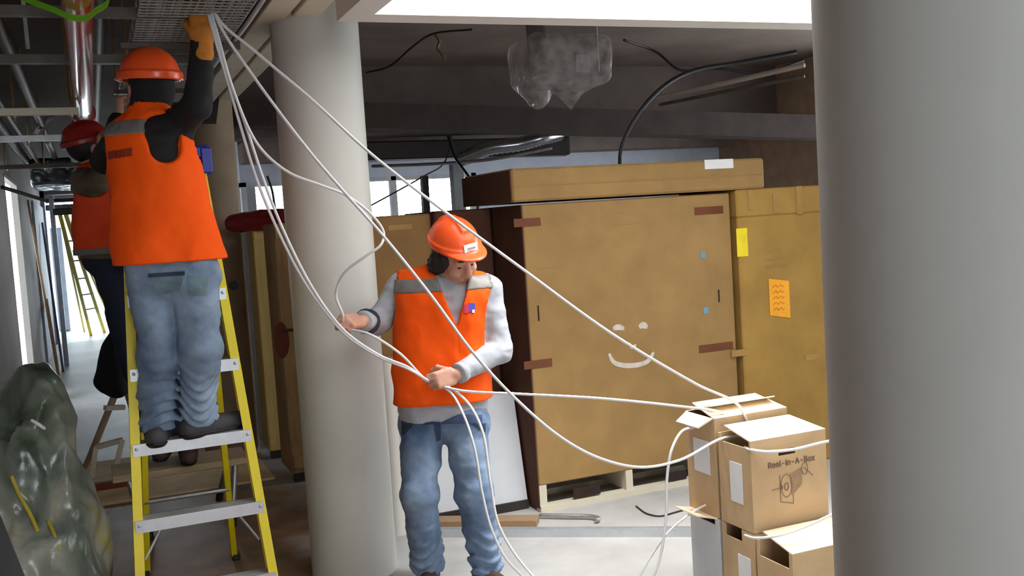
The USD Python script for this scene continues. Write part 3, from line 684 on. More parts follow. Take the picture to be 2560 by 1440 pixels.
    hr = inter(hr, plane(HP(0, -.02, -.06), -headax[2] * 1.0 + headax[1] * -.0))
    if J.get('bun') is not None: hr = smin(.02, hr, folds(ellip(HP(*J['bun']), (.04, .045, .055), R), .014, 45), folds(ellip(HP(J['bun'][0] * .8, J['bun'][1] + .03, J['bun'][2] + .03), (.035, .04, .04), R), .01, 45))
    if J.get('hood'): hr = smin(.03, hr, rcone(HP(0, -.03, -.02), nek + u * .02, .082, .07))
    put('hair', surfnet(hr, hc - .22, hc + .22, .005), m_blackcloth if J.get('hood') else m_hair, t, smooth=True)
    for s in (-1, 1):
        put('eye', trimesh.creation.icosphere(subdivisions=2, radius=.0115).apply_translation(HP(s * .032, .0822, -.007)), m_eye, t, smooth=True)
        put('eyebrow', tube(spline([HP(s * .016, .0985, .018), HP(s * .034, .097, .023), HP(s * .052, .083, .019)], 5), [.002, .003, .004, .0045, .0045, .0045, .004, .0035, .003, .0025, .002], 6), m_hair, t, smooth=True)
    put('mouth', tube(spline([HP(-.024, .094, -.077), HP(-.01, .1, -.075), HP(.01, .1, -.075), HP(.024, .094, -.077)], 5), .0036, 6), m_lip, t, smooth=True)
    build_person.jeans = jn
    return t, HP, grips, vest, tro, sh_, v

# ---- the worker on the floor, feeding the cables
fw1 = np.array((-.30, -1, 0)); D = 4.44
h1 = frame(unit(np.array((.26, -1, -.46))), unit(np.array((-.1, -.3, 1))))
J1 = dict(pelvis=at(1106, 1000, D), chest=at(1112, 772, D), neck=at(1122, 688, D - .02), head=at(1137, 640, D - .07),
          shR=at(1003, 722, D + .06), shL=at(1214, 728, D), elR=at(945, 806, D + .02), elL=at(1252, 874, D - .02), wrR=at(907, 803, D - .2), wrL=at(1143, 936, D - .2),
          hipR=at(1056, 1050, D + .02), hipL=at(1160, 1050, D - .02), knR=at(1048, 1235, D - .06), knL=at(1186, 1235, D - .06), ankR=at(1070, 1418, D + .06), ankL=at(1215, 1418, D + .02),
          stripe=at(1106, 708, D)[2], vneck=-.015, shirt_drop=.072, waist=-.03, cuff=-.02, bun=(.078, -.02, -.028))
J1['toeR'] = J1['ankR'] + unit((-.35, -1, 0)) * .17 - (0, 0, .045); J1['toeL'] = J1['ankL'] + unit((.1, -1, 0)) * .17 - (0, 0, .045)
J1['handR'] = (J1['wrR'] + unit(at(882, 795, D - .24) - J1['wrR']) * .012, at(868, 806, D - .3) - J1['wrR'], (.25, -.7, .75), at(840, 740, D - .3) - at(900, 830, D - .25), 1.0)
J1['handL'] = (J1['wrL'] + unit(at(1090, 950, D - .24) - J1['wrL']) * .012, at(1062, 962, D - .26) - J1['wrL'], (.1, -1, .25), (-.2, -.1, 1), .95)
p1, HP1, G1, vest1, tro1, shirt1, v1 = build_person('worker standing on the floor in orange hard hat and grey sleeves, feeding white cables', J1, fw1, h1, dict(shirt=m_shirt, vest=m_hi, trousers=m_jean, boot=m_boot), .0, 'mid')
hat1, HQ = helmet(J1['head'] + h1[2] * .022, h1, m_helm, p1, .06, k=.98)
r_, f_, u_ = h1
c_ = HQ(0.0, .128, .075); put('white_badge', plate(c_ - r_ * .034 - u_ * .017, c_ + r_ * .034 - u_ * .017, c_ + r_ * .034 + u_ * .014 - f_ * .01, c_ - r_ * .034 + u_ * .014 - f_ * .01, .004), m_paper, hat1, label='white badge on the front of the hat')
put('badge_print', plate(c_ - r_ * .018 - u_ * .004 + f_ * .003, c_ + r_ * .018 - u_ * .004 + f_ * .003, c_ + r_ * .018 + u_ * .004 + f_ * .002, c_ - r_ * .018 + u_ * .004 + f_ * .002, .004), M('badge_grey', (150, 165, 180), .6), hat1)
jn1 = build_person.jeans
# badge on the vest: red, blue and white emblem
def march_many(O, Dr, F):
    O = np.array(O, float); Dr = np.array(Dr, float); Dr /= np.linalg.norm(Dr, axis=1)[:, None]; t = np.zeros(len(O))
    for k in range(60): t = np.minimum(t + np.clip(F(O + Dr * t[:, None]), -.05, .4) * .7, 1.6)
    return O + Dr * t[:, None]
def march(o, d, F): return march_many([o], [d], F)[0]
def emblem(px, py, w, h, F, dist, mat, par, name, label=None):
    q4 = ((px - w, py + h), (px + w, py + h), (px + w, py - h), (px - w, py - h)); e = march_many([at(x, y, dist) for x, y in q4], [ray(x, y) for x, y in q4], F) - np.array([ray(x, y) * .003 for x, y in q4])
    n = unit(np.cross(e[1] - e[0], e[3] - e[0])); return put(name, hullmesh(np.vstack([np.array(e) + n * .003, np.array(e) - n * .008])), mat, par, label=label)
emblem(1166, 772, 6, 11, v1, 4.0, M('emblem_red', (190, 40, 60), .6), vest1, 'emblem', 'red and blue emblem on the chest'); emblem(1179, 769, 8, 11, v1, 4.0, M('emblem_blue', (70, 60, 170), .6), vest1, 'emblem_half'); emblem(1183, 778, 3, 4, v1, 4.0, m_paper, vest1, 'emblem_spot')
put('button', trimesh.creation.icosphere(subdivisions=1, radius=.008).apply_translation(march(at(1093, 1046, 3.9), ray(1093, 1046), jn1) - FWD * .006), m_button, tro1)
wr = J1['wrR']; ad = unit(wr - J1['elR']); put('dark_cuff', tube(spline([wr - ad * .075 + (0, 0, .0), wr - ad * .06, wr - ad * .045], 3), .056, 16), m_grime, shirt1, smooth=True)
wr = J1['wrL']; ad = unit(wr - J1['elL']); put('cuff', tube([wr - ad * .035, wr - ad * .02, wr - ad * .004], [.044, .046, .044], 16), m_shirt, shirt1, smooth=True)

# ---- the worker on the yellow stepladder, seen from behind
fw2 = np.array((-.12, 1, 0)); D = 4.03
h2 = frame(unit(np.array((-.35, 1, .1))), (0, 0, 1))
J2 = dict(pelvis=at(428, 655, D), chest=at(388, 412, D), neck=at(368, 288, D + .02), head=at(374, 224, D + .05),
          shL=at(305, 345, D + .03), shR=at(432, 325, D + .02), elL=at(262, 400, D + .26), elR=at(494, 262, D - .1), wrL=at(300, 300, D + .42), wrR=at(506, 104, D - .16),
          hipL=at(385, 690, D), hipR=at(482, 685, D), knL=at(392, 880, D + .03), knR=at(502, 868, D + .03), ankL=at(392, 1062, D + .1), ankR=at(500, 1042, D + .14),
          stripe=at(330, 325, D)[2], shirt_drop=-.03, waist=.1, cuff=-.02, arm_cut=.075, hood=True)
J2['extra_cut'] = (at(402, 300, D - .13), at(414, 366, D - .13), .085, .066)
J2['toeL'] = J2['ankL'] + unit((.18, 1, 0)) * .15 - (0, 0, .045); J2['toeR'] = J2['ankR'] + unit((1, .35, 0)) * .17 - (0, 0, .045)
J2['handR'] = (J2['wrR'] + (0, 0, .012), (.02, -.02, 1), (-.2, -1, .1), (-1, .1, .1), .9)
J2['handL'] = (J2['wrL'] + (0, .01, .01), (.1, .6, 1), (-1, .2, .2), (.2, 1, -.2), .8)
p2, HP2, G2, vest2, tro2, shirt2, v2 = build_person('worker on the yellow stepladder seen from behind, gloved hand raised to the tray', J2, fw2, h2, dict(shirt=m_blackcloth, vest=m_hi, trousers=m_jean2, boot=m_shoe), .0, 'ladder')
helmet(J2['head'], h2, m_helm, p2, .05, k=1.1, ridge=False); jn2 = build_person.jeans
gl, _ = hand_sdf(*J2['handR']); wr = J2['wrR']; gl = grow(smin(.02, gl, rcone(wr - (0, 0, .045), wr + (0, 0, .03), .034, .034)), .006)
put('glove', surfnet(gl, wr - .17, wr + .2, .005), m_glove, p2, smooth=True, label='tan work glove')
for i, (x, y) in enumerate(((-26, 0), (-16, -2), (-6, -3), (5, -5), (16, -7), (24, -8))): emblem(302 + x, 388 + y, 4.2, 10, v2, 3.5, M('vest_print', (150, 44, 18), .8), vest2, 'vest_lettering')
# seat pockets
def on_body(F, e, mat, par, name, th=.004, sub=7):
    """a cloth patch that follows the surface F under the pixel quad e = (tl, tr, br, bl)"""
    tl, tr, br, bl = [np.array(q, float) for q in e]; pts = []
    for j in range(sub):
        for i in range(sub):
            a, b = i / (sub - 1), j / (sub - 1); p = (tl * (1 - a) + tr * a) * (1 - b) + (bl * (1 - a) + br * a) * b
            pts.append(p)
    pts = march_many([at(p[0], p[1], e_dist) for p in pts], [ray(*p) for p in pts], F); T = FWD; top_, bot_ = pts - T * th, pts + T * .006; f = []
    n = sub * sub
    for j in range(sub - 1):
        for i in range(sub - 1):
            a, b, c, d = j * sub + i, j * sub + i + 1, (j + 1) * sub + i + 1, (j + 1) * sub + i
            f += [(a, d, c), (a, c, b), (n + a, n + b, n + c), (n + a, n + c, n + d)]
    ring = [i for i in range(sub)] + [j * sub + sub - 1 for j in range(1, sub)] + [(sub - 1) * sub + i for i in range(sub - 2, -1, -1)] + [j * sub for j in range(sub - 2, 0, -1)]
    for a, b in zip(ring, ring[1:] + ring[:1]): f += [(a, b, n + b), (a, n + b, n + a)]
    return put(name, trimesh.Trimesh(np.vstack([top_, bot_]), f, process=False), mat, par, smooth=40)
e_dist = 3.4
m_pocket = M('pocket_denim', (104, 128, 138), .85, var=.14, scale=20); m_seam = M('denim_seam', (40, 54, 78), .85)
pk = on_body(jn2, ((372, 690), (462, 684), (450, 728), (398, 738)), m_pocket, tro2, 'seat_pocket'); on_body(jn2, ((372, 684), (462, 678), (462, 688), (372, 694)), m_seam, tro2, 'pocket_hem', .006)
on_body(jn2, ((470, 690), (520, 690), (518, 736), (476, 740)), m_pocket, tro2, 'seat_pocket')
e_dist = 3.9
on_body(jn1, ((1004, 1036), (1206, 1036), (1206, 1058), (1004, 1062)), m_denimdark, tro1, 'waistband', .004, 12)
on_body(jn1, ((1085, 1062), (1102, 1062), (1102, 1100), (1092, 1104)), m_denimdark, tro1, 'fly', .004)
for q in (((1004, 1062), (1034, 1062), (1012, 1086), (1004, 1088)), ((1180, 1060), (1214, 1058), (1214, 1080), (1204, 1078))): on_body(jn1, q, m_seam, tro1, 'pocket_opening', .003)

# ---- the third worker, behind
fw3 = np.array((.55, .85, 0)); D = 5.62
h3 = frame(unit(np.array((1, .35, .25))), (0, 0, 1))
J3 = dict(pelvis=at(285, 645, D), chest=at(268, 500, D), neck=at(248, 425, D), head=at(226, 372, D - .02),
          shL=at(212, 455, D - .05), shR=at(318, 440, D + .1), elL=at(252, 455, D - .24), elR=at(345, 400, D + .3), wrL=at(262, 378, D - .12), wrR=at(340, 310, D + .25),
          hipL=at(280, 672, D), hipR=at(322, 672, D + .05), knL=at(330, 890, D - .02), knR=at(400, 890, D + .1), ankL=at(402, 1112, D + .02), ankR=at(470, 1122, D + .02),
          stripe=at(285, 640, D)[2] + .02, shirt_drop=.0, waist=.08, cuff=-.0)
J3['toeL'] = J3['ankL'] + unit((.2, 1, 0)) * .16 - (0, 0, .045); J3['toeR'] = J3['ankR'] + unit((.1, 1, 0)) * .16 - (0, 0, .045)
J3['handL'] = (J3['wrL'], (.05, .1, 1), (-.2, -1, 0), (1, 0, 0), .8); J3['handR'] = (J3['wrR'], (0, .1, 1), (0, -1, 0), (-1, 0, 0), .8)
p3, HP3, G3, vest3, _, _, v3 = build_person('worker in dark red hard hat, half hidden behind the one on the ladder', J3, fw3, h3, dict(shirt=M('olive_grey_cloth', (104, 92, 76), .85), vest=M('orange_vest_worn', (238, 74, 26), .8, var=.07), trousers=m_navy, boot=m_boot), .03, 'far')
helmet(J3['head'], h3, m_helmr, p3, .06, k=1.0)

# ================================================================ WHITE CABLES
CR = .0058
def P3(seq): return [at(*s) if len(s) == 3 else np.asarray(s[0], float) for s in seq]
def cable(label, pts, r=CR, mat=None, name='white_cable', cat='cable', n=10, group='white cables'):
    return put(name, tube(spline(pts, n), r, 8), mat or m_cardcoil, label=label, cat=cat, group=group, smooth=True)
gr, glh, g2 = G1['R'], G1['L'], G2['R']
top = g2 + (0, 0, .16)
cable('topmost white cable, running straight from the raised glove to the rear upper box', P3([(top + (.03, .0, .0),), (545, 45, 3.84), (640, 130, 3.83), (775, 245, 3.8), (920, 378, 3.76), (1100, 520, 3.72), (1300, 668, 3.7), (1520, 828, 3.74), (1740, 960, 3.95), (1845, 1012, 4.06), (1870, 1060, 4.1)]))
cable('white cable crossing the grey-sleeved worker, sagging low before the front box', P3([(top + (.02, -.01, -.01),), (548, 60, 3.82), (640, 200, 3.8), (775, 380, 3.75), (850, 468, 3.73), (960, 592, 3.7), (1080, 742, 3.68), (1180, 878, 3.68), (1280, 988, 3.7), (1400, 1092, 3.72), (1500, 1146, 3.76), (1600, 1168, 3.8), (1700, 1150, 3.88), (1805, 1096, 4.0), (1850, 1090, 4.02)]))
h0 = glh
hb = at(1128, 972, 4.2)
cable('white cable curling in a loop above the hand beside the column', P3([(top + (.01, -.015, 0),), (546, 95, 3.82), (585, 230, 3.84), (645, 362, 3.86), (720, 430, 3.86), (800, 462, 3.88), (865, 488, 3.92), (930, 538, 3.98), (959, 582, 4.02), (952, 612, 4.0), (915, 640, 4.0), (862, 682, 4.04), (840, 738, 4.1), (856, 784, 4.12), (gr,), (925, 836, 4.1), (1000, 884, 4.12), (h0 + (-.04, -.006, .02),), (h0 + (0, 0, 0),), (hb,), (1172, 1010, 4.14), (1205, 1075, 4.1), (1225, 1200, 4.1), (1250, 1320, 4.1), (1332, 1440, 4.1), (1440, 1525, 4.1), (onz(1560, 1560, .006),)]))
def strand(o, k): return [(top + (-.005 * k, 0, 0),), (538 + o * .3, 90, 3.82), (572 + o * .5, 200, 3.84), (612 + o, 325, 3.87), (652 + o * 1.2, 450, 3.9), (700 + o, 570, 3.94), (765 + o * .8, 700, 3.99), (820 + o * .5, 782, 4.03), (868 + o * .3, 836 - o * .2, 4.06), (950, 893 - k * 4, 4.09), (1020, 922 - k * 4, 4.1), (h0 + (-.03, -.012 + .008 * k, .012 - .004 * k),), (h0 + (.0, -.01 + .01 * k, -.006),)]
cable('lowest white cable of the bunch, passing both hands and on level to the boxes', P3(strand(-8, 0) + [(1150, 976, 4.17), (1300, 985, 4.12), (1500, 996, 4.06), (1700, 1016, 4.04), (1800, 1030, 4.08), (1860, 1058, 4.12)]))
cable('middle white cable of the bunch, falling from the left hand down past the knee', P3(strand(6, 1) + [(hb + (-.01, -.01, -.01),), (1160, 1040, 4.12), (1186, 1120, 4.1), (1205, 1230, 4.1), (1228, 1320, 4.1), (1262, 1392, 4.1), (1316, 1450, 4.1), (1400, 1530, 4.1), (onz(1500, 1570, .006),)]))
cable('white cable hanging in a tall arch from the open flap down to the floor', P3([(1735, 1068, 4.12), (1705, 1078, 4.08), (1680, 1122, 4.05), (1668, 1190, 4.05), (1665, 1290, 4.05), (1652, 1385, 4.05), (1630, 1450, 4.05), (onz(1590, 1530, .006),), (onz(1480, 1560, .006),)]))
cable('thin white cable slanting from the lower box flap down to the floor', P3([(1790, 1258, 4.2), (1765, 1262, 4.15), (1715, 1292, 4.12), (1668, 1334, 4.1), (1628, 1390, 4.1), (1600, 1440, 4.1), (onz(1560, 1520, .006),)]), CR * .85)
cable('white cable lying across the front of the printed box', P3([(1862, 1118, 3.9), (1876, 1124, 3.83), (1915, 1129, 3.79), (1980, 1124, 3.80), (2062, 1105, 3.84), (2120, 1098, 3.93), (2150, 1150, 3.98), (2160, 1230, 3.98), (2150, 1300, 3.9)]), CR * 1.05)
cable('white cable squeezed between the printed box and the flap below it', P3([(1862, 1338, 3.83), (1890, 1345, 3.76), (1950, 1338, 3.72), (2010, 1318, 3.74), (2085, 1284, 3.78), (2110, 1276, 3.84)]), CR * .9)
fl = onz(1600, 1500, 0)
put('cable_coil', tube([fl + (.16 * (1 + .06 * math.sin(5 * a)) * math.cos(a), .12 * math.sin(a), .012 + .006 * (a / 6.28) + .004 * math.sin(3 * a)) for a in np.linspace(0, 6.28 * 4, 120)], CR, 6), m_cardcoil, label='loose coil of white cable on the bright floor beside the boxes', cat='cable coil', smooth=True)

# ================================================================ OVERHEAD, LEFT
m_red = M('red_pipe', (150, 34, 32), .22, var=.08, scale=5, coat_weight=.5); m_wrap = M('grey_pipe', (176, 182, 190), .3, .2, var=.06)
ra = onz(190, 4, 2.42); RPX = ra[0] + .005; rr = .052
ye = ony(192, 302, 6.6)[1]; zr = 2.45
t = thing('red_pipe', 'glossy red sprinkler pipe under the ceiling above the two workers', 'pipe', (RPX, 2.4, zr))
put('pipe', tube([(RPX, y, zr) for y in np.linspace(2.2, 6.7, 12)], rr, 20), m_red, t, smooth=True)
put('coupling', tube([(RPX, 6.66, zr), (RPX, 6.75, zr), (RPX, 6.8, zr)], rr * 1.35, 20), m_red, t)
t2 = thing('grey_pipe', 'pale grey pipe continuing the red one down the corridor ceiling', 'pipe', (RPX, 6.8, zr))
put('pipe', tube([(RPX, y, zr) for y in np.linspace(6.8, 13, 12)], rr * .97, 18), m_wrap, t2, smooth=True)
for y in (8.2, 9.6, 11.0): put('pipe_clip', tube([(RPX, y, zr), (RPX, y + .02, zr), (RPX, y + .04, zr)], rr * 1.12, 16), m_dark, t2)
m_green = M('green_webbing', (120, 190, 40), .6, var=.08, scale=20)
gp = spline([at(45, -10, 3.3), at(100, 12, 3.27), at(140, 27, 3.25), at(175, 43, 3.24), at(215, 45, 3.24), at(240, 27, 3.25), at(268, 8, 3.27), at(275, -30, 3.3)], 8)
put('green_strap', cat_(*[hullmesh(np.array([q + o for q in (a, b) for o in ((0, -.012, -.012), (0, -.008, -.012), (0, .012, .012), (0, .008, .013))])) for a, b in zip(gp[:-1], gp[1:])]), m_green, label='lime green strap slung under the red pipe', cat='strap')
m_con = M('conduit_dull', (84, 76, 68), .5, .4, var=.2, scale=10); m_brass = M('threaded_rod', (150, 120, 70), .4, .6, var=.15, scale=40)
def run(name, label, cat, x, z, y0, y1, r, mat): return put(name, tube([(x, y, z + .004 * math.sin(y * 3 + x * 9)) for y in np.linspace(y0, y1, 10)], r, 10), mat, label=label, cat=cat, smooth=True)
run('conduit', 'thick dull conduit nearest the left wall under the ceiling', 'conduit', -.56, 2.58, 2.6, 12, .04, m_con)
run('conduit', 'thin conduit second from the left wall under the ceiling', 'conduit', -.42, 2.5, 2.6, 11, .016, m_con)
run('conduit', 'brown conduit close to the left of the red pipe', 'conduit', -.27, 2.56, 2.6, 12, .03, M('conduit_brown', (84, 66, 54), .5, .3))
run('conduit', 'slim grey conduit close to the right of the red pipe', 'conduit', .045, 2.5, 2.6, 9, .014, m_galv)
run('conduit', 'dull conduit between the red pipe and the cable tray', 'conduit', .11, 2.58, 2.6, 10, .03, m_con)
for i, (py, z, nm, mt) in enumerate(((158, 2.44, 'second strut from the camera, crossing under the ceiling at the left', m_con), (40, 2.5, 'nearest metal strut crossing under the ceiling at the left', m_con), (287, 2.36, 'cream metal strut crossing under the pipes', m_cream), (352, 2.34, 'pale strut crossing the corridor ceiling beyond the cream one', m_galv), (420, 2.34, 'farthest strut crossing the corridor ceiling', m_con))):
    y = onz(100, py, z)[1]; x0, x1 = -.68, (.55 if i < 2 else .0)
    t = thing('ceiling_strut', nm, 'metal strut', (x0, y, z))
    ch = [box((x0, y - .02, z - .003), (x1, y + .02, z)), box((x0, y - .02, z), (x1, y - .017, z + .035)), box((x0, y + .017, z), (x1, y + .02, z + .035))]
    put('channel', cat_(*ch), mt, t, smooth=False)
    for xx in (x0 + .06, x0 + .36, x1 - .04): put('threaded_rod', seg((xx, y, z - .03), (xx, y, ZC), .006, 6), m_brass, t); put('nut', seg((xx, y, z - .012), (xx, y, z - .001), .012, 6), m_galv, t)
put('pipe_bend', tube(spline([at(128, 292, 7.6), at(112, 305, 7.5), at(104, 325, 7.5), at(108, 345, 7.5), at(122, 356, 7.5)], 6), .022, 10), M('elbow_plastic', (170, 160, 146), .5), label='pale bent pipe hanging between two struts of the corridor ceiling', cat='pipe', smooth=True)
_hr = at(62, 60, 4.4); put('hanging_rod', seg((_hr[0], _hr[1], ZC - .06), at(70, 122, 4.4), .009, 8), M('rod_pale', (190, 186, 178), .5), label='pale short rod hanging from the ceiling near the top left corner', cat='rod')
put('hanging_bracket', cat_(bar(at(82, 296, 7.4), at(90, 335, 7.4), .04, .006, (0, 1, 0)), bar(at(90, 335, 7.4), at(96, 322, 7.4), .03, .006, (0, 1, 0))), m_galv, label='small pale metal bracket hanging from the cream strut', cat='bracket')
# duct under black plastic
dl, dh = at(78, 470, 10.2), at(178, 398, 10.2)
df = folds(rbox(((dl[0] + dh[0]) / 2, dl[1] + .5, (dl[2] + dh[2]) / 2 + .02), ((dh[0] - dl[0]) / 2, .6, .14), np.eye(3), .03), .03, 6, seed=5)
put('plastic_wrapped_duct', surfnet(df, dl - (.2, .3, .2), dh + (.2, 1.4, .2), .016), M('black_film', (40, 44, 44), .18, var=.2), label='box of ductwork wrapped in shiny black film in the corridor ceiling', cat='duct', smooth=True)
for k, (py, hh, c) in enumerate(((476, .1, (128, 126, 132)), (500, .05, (70, 40, 50)), (518, .08, (150, 150, 158)))):
    a = at(150, py, 13 + k); put(['ceiling_box', 'ceiling_bracket', 'ceiling_tray'][k], box(a - (.2, 0, hh / 2), a + (.2, .3, hh / 2), .01), M('far_service_%s' % 'abc'[k], c, .6), label=['grey box hung in the corridor ceiling below the wrapped duct', 'dark red bracket hung in the corridor ceiling above the far ladder', 'lowest grey tray hung in the corridor ceiling over the far ladder'][k], cat=['box', 'bracket', 'tray'][k])

# cable tray
tx0, tx1 = onz(352, 4, 2.5)[0], onz(640, 4, 2.5)[0]
t = thing('cable_tray', 'galvanised wire cable tray under the ceiling, reached by the gloved hand', 'cable tray', (tx0, 2.6, 2.5))
w = []
nl = 15
for i in range(nl): x = tx0 + (tx1 - tx0) * i / (nl - 1); w.append(box((x - .0035, 2.7, 2.5), (x + .0035, 6.6, 2.507)))
y = 2.72
while y < 6.6: w.append(box((tx0, y - .003, 2.494), (tx1, y + .003, 2.5))); y += .05
m_tray = M('tray_zinc', (140, 138, 132), .5, .4, var=.15, scale=30)
put('wire_mesh', cat_(*w), m_tray, t, smooth=False, kind='stuff')
for x in (tx0, tx1): put('side_wire', cat_(box((x - .004, 2.7, 2.56), (x + .004, 6.6, 2.568)), *[box((x - .003, 2.72 + .2 * i, 2.5), (x + .003, 2.726 + .2 * i, 2.565)) for i in range(19)]), m_tray, t, smooth=False)
for y in (3.2, 4.6, 6.0):
    put('hanger_bar', box((tx0 - .05, y, 2.47), (tx1 + .05, y + .04, 2.494)), m_con, t)
    for x in (tx0 - .03, tx1 + .03): put('threaded_rod', seg((x, y + .02, 2.45), (x, y + .02, ZC), .006, 6), m_brass, t)
for i in range(5):
    put('white_cable', tube(spline([(tx0 + .06 + .09 * i + .012 * math.sin(i * 3 + y * 2), y, 2.515) for y in np.linspace(2.7, 6.6, 9)], 4), .011, 6), M('tray_cable', (168, 168, 172), .5), label=['first', 'second', 'third', 'fourth', 'fifth'][i] + ' cable from the left lying in the wire tray', cat='cable', group='cables in the tray', smooth=True)
# cream bulkhead strips beside the tray
xa, xb, xc, xd = onz(640, 40, 2.62)[0], onz(672, 90, 2.62)[0], onz(676, 96, 2.62)[0], onz(684, 156, 2.6)[0]
ybe = onz(544, 247, 2.62)[1]
xs = sorted([xa, xb])
t = thing('bulkhead_strip', 'two cream ceiling boards with a dark gap, left of the lit column', 'ceiling board', (xa, 3.3, 2.6))
put('board', box((xs[0], 3.3, 2.6), (xs[1] - .008, ybe, 2.66), .004), m_cream, t); put('board', box((xs[1] + .012, 3.3, 2.6), (xs[1] + .13, ybe - .1, 2.66), .004), m_cream, t)
put('hanger', box((xs[0] + .1, 3.3, 2.66), (xs[1] + .05, ybe - .2, ZC)), m_dark, t)

# ================================================================ OVERHEAD, RIGHT
m_film = usdkit.material(stage, '/World/Looks/clear_film', {'t': ('transparent_bsdf', {'color': (.93, .93, .93)}), 'g': ('principled_bsdf', {'base_color': lin((215, 212, 212)), 'roughness': .12, 'specular_ior_level': .8}), 'n': ('geometry', {}), 'nt': ('noise_texture', {'scale': 14.0, 'detail': 4.0}), 'mr': ('map_range', {'from_min': .35, 'from_max': .7, 'to_min': .08, 'to_max': .36, 'clamp': True}), 'm': ('mix_closure', {})},
                         [('n.position', 'nt.vector'), ('nt.fac', 'mr.value'), ('mr.result', 'm.fac'), ('t.BSDF', 'm.closure1'), ('g.BSDF', 'm.closure2')], surface='m.closure')
bc = at(1400, 170, 6.0); bw, bh = .27, .16
t = thing('bagged_ceiling_unit', 'ceiling unit in a clear plastic bag hanging above the large carton', 'plastic bag', bc)
put('unit', box(bc + (-.14, -.1, -.04), bc + (.22, .16, ZC - bc[2]), .01), M('unit_grey', (120, 116, 112), .6), t)
put('stem', seg(bc + (0, 0, .1), (bc[0], bc[1], ZC), .03), m_con, t)
put('unit_label', plate(*[at(x, y, 5.86) for x, y in ((1440, 180), (1478, 182), (1476, 138), (1440, 136))], .004), M('unit_label', (150, 148, 148), .6), t)
bf = smin(.06, rbox(bc + (-.0, 0, .03), (bw, .2, .15), np.eye(3), .06), rcone(at(1340, 225, 6.0), at(1345, 240, 6.0), .1, .08), rcone(at(1425, 225, 6.0), at(1428, 272, 6.0), .085, .012))
bf = folds(bf, .018, 10, (1, 1, .5), 8)
put('plastic_bag', surfnet(inter(bf, plane((0, 0, ZC - .005), (0, 0, 1))), bc - (.5, .45, .42), bc + (.5, .45, .3), .012), m_film, t, smooth=True)
put('bag_label', trimesh.creation.icosphere(subdivisions=1, radius=.012).apply_translation(at(1330, 262, 5.86)), m_galv, t)
put('ceiling_hose', tube(spline([at(1549, 415, 5.75), at(1552, 375, 5.72), at(1572, 325, 5.7), at(1605, 272, 5.7), at(1660, 215, 5.75), at(1730, 178, 5.85), at(1850, 156, 6.0), at(1990, 130, 6.1)], 8), [.011] * 24 + [.013] * 33, 8), m_black, label='thick black hose rising behind the large carton lid to the ceiling', cat='hose', smooth=True)
cable('thin black cable sagging along the ceiling above the hose', [at(1560, 100, 5.9), at(1640, 130, 6.1), at(1700, 175, 6.0), at(1800, 172, 6.1), at(1900, 182, 6.1), at(2010, 150, 6.2)], .008, m_black, 'black_cable', 'cable', group=None)
put('ceiling_conduit', tube([at(1640, 246, 6.6), at(1820, 206, 6.2), at(2010, 162, 5.8)], .016, 10), M('conduit_pale', (150, 140, 132), .5, .2), label='pale conduit running along under the ceiling to the near column', cat='conduit', smooth=True)
put('ceiling_conduit', tube([at(1650, 262, 6.8), at(1820, 228, 6.4), at(2010, 190, 6.0)], .012, 10), m_con, label='thin dull conduit just below the pale one near the column', cat='conduit', smooth=True)
cable('thin wire drooping along the ceiling right of the lit column', [at(915, 182, 7.0), at(975, 165, 6.9), at(1030, 118, 6.8), at(1085, 84, 6.6), at(1180, 74, 6.6)], .007, m_black, 'ceiling_wire', 'wire', group=None)
cable('tangle of yellowish wire hanging from the ceiling below the coffer', [at(1085, 84, 6.6), at(1098, 102, 6.6), at(1094, 122, 6.6), at(1106, 136, 6.6), at(1112, 150, 6.6)], .009, M('wire_ochre', (110, 90, 56), .6), 'hanging_wire', 'wire', group=None)
# back of the bay
fx = [at(1150, 402, 8.7), at(1220, 372, 8.6), at(1300, 360, 8.6), at(1360, 344, 8.6), at(1400, 334, 8.7)]
fs = spline(fx, 12); put('flexible_duct', tube(fs, [.055 + .008 * (i % 2) for i in range(len(fs))], 14), M('silver_foil', (186, 188, 196), .22, .85, var=.1, scale=20), label='silver flexible duct below the ceiling at the back of the bay', cat='duct', smooth=True)
cable('shiny conduit running beneath the silver flexible duct', [at(930, 416, 8.9), at(1080, 410, 8.7), at(1230, 398, 8.3), at(1380, 370, 8.2)], .014, m_galv, 'conduit', 'conduit', group=None)
put('duct', bar(at(905, 380, 8.9), at(1420, 366, 9.1), .25, .16, bev=.01), m_dark, label='long dark duct below the back beam behind the worker', cat='duct')
put('window_post', bar(at(1140, 410, 9.0), np.array((at(1155, 620, 9.0)[0], at(1155, 620, 9.0)[1], 0)), .1, .1, (0, 1, 0)), M('post_grey', (120, 124, 128), .6), label='grey square post in front of the back windows', cat='post')
put('window_post', bar(at(1060, 440, 9.1), np.array((at(1066, 600, 9.1)[0], at(1066, 600, 9.1)[1], 0)), .06, .06, (0, 1, 0)), m_dark, label='thin dark post in front of the back windows', cat='post')
cable('black hose hanging in front of the back windows', [at(1120, 340, 8.4), at(1137, 392, 8.25), at(1165, 432, 8.1), at(1186, 465, 8.0), at(1196, 500, 8.0), at(1190, 545, 8.0)], .011, m_black, 'hanging_hose', 'hose', group=None)
cable('dark wire slanting across the back windows', [at(925, 515, 8.6), at(980, 485, 8.6), at(1060, 440, 8.6), at(1110, 408, 8.7), at(1130, 330, 8.6)], .006, m_dark, 'slack_wire', 'wire', group=None)
cable('black wire hanging beside the dim column at the back windows', [at(668, 440, 7.3), at(680, 475, 7.3), at(686, 510, 7.3), at(692, 550, 7.3)], .008, m_black, 'hanging_wire', 'wire', group=None)

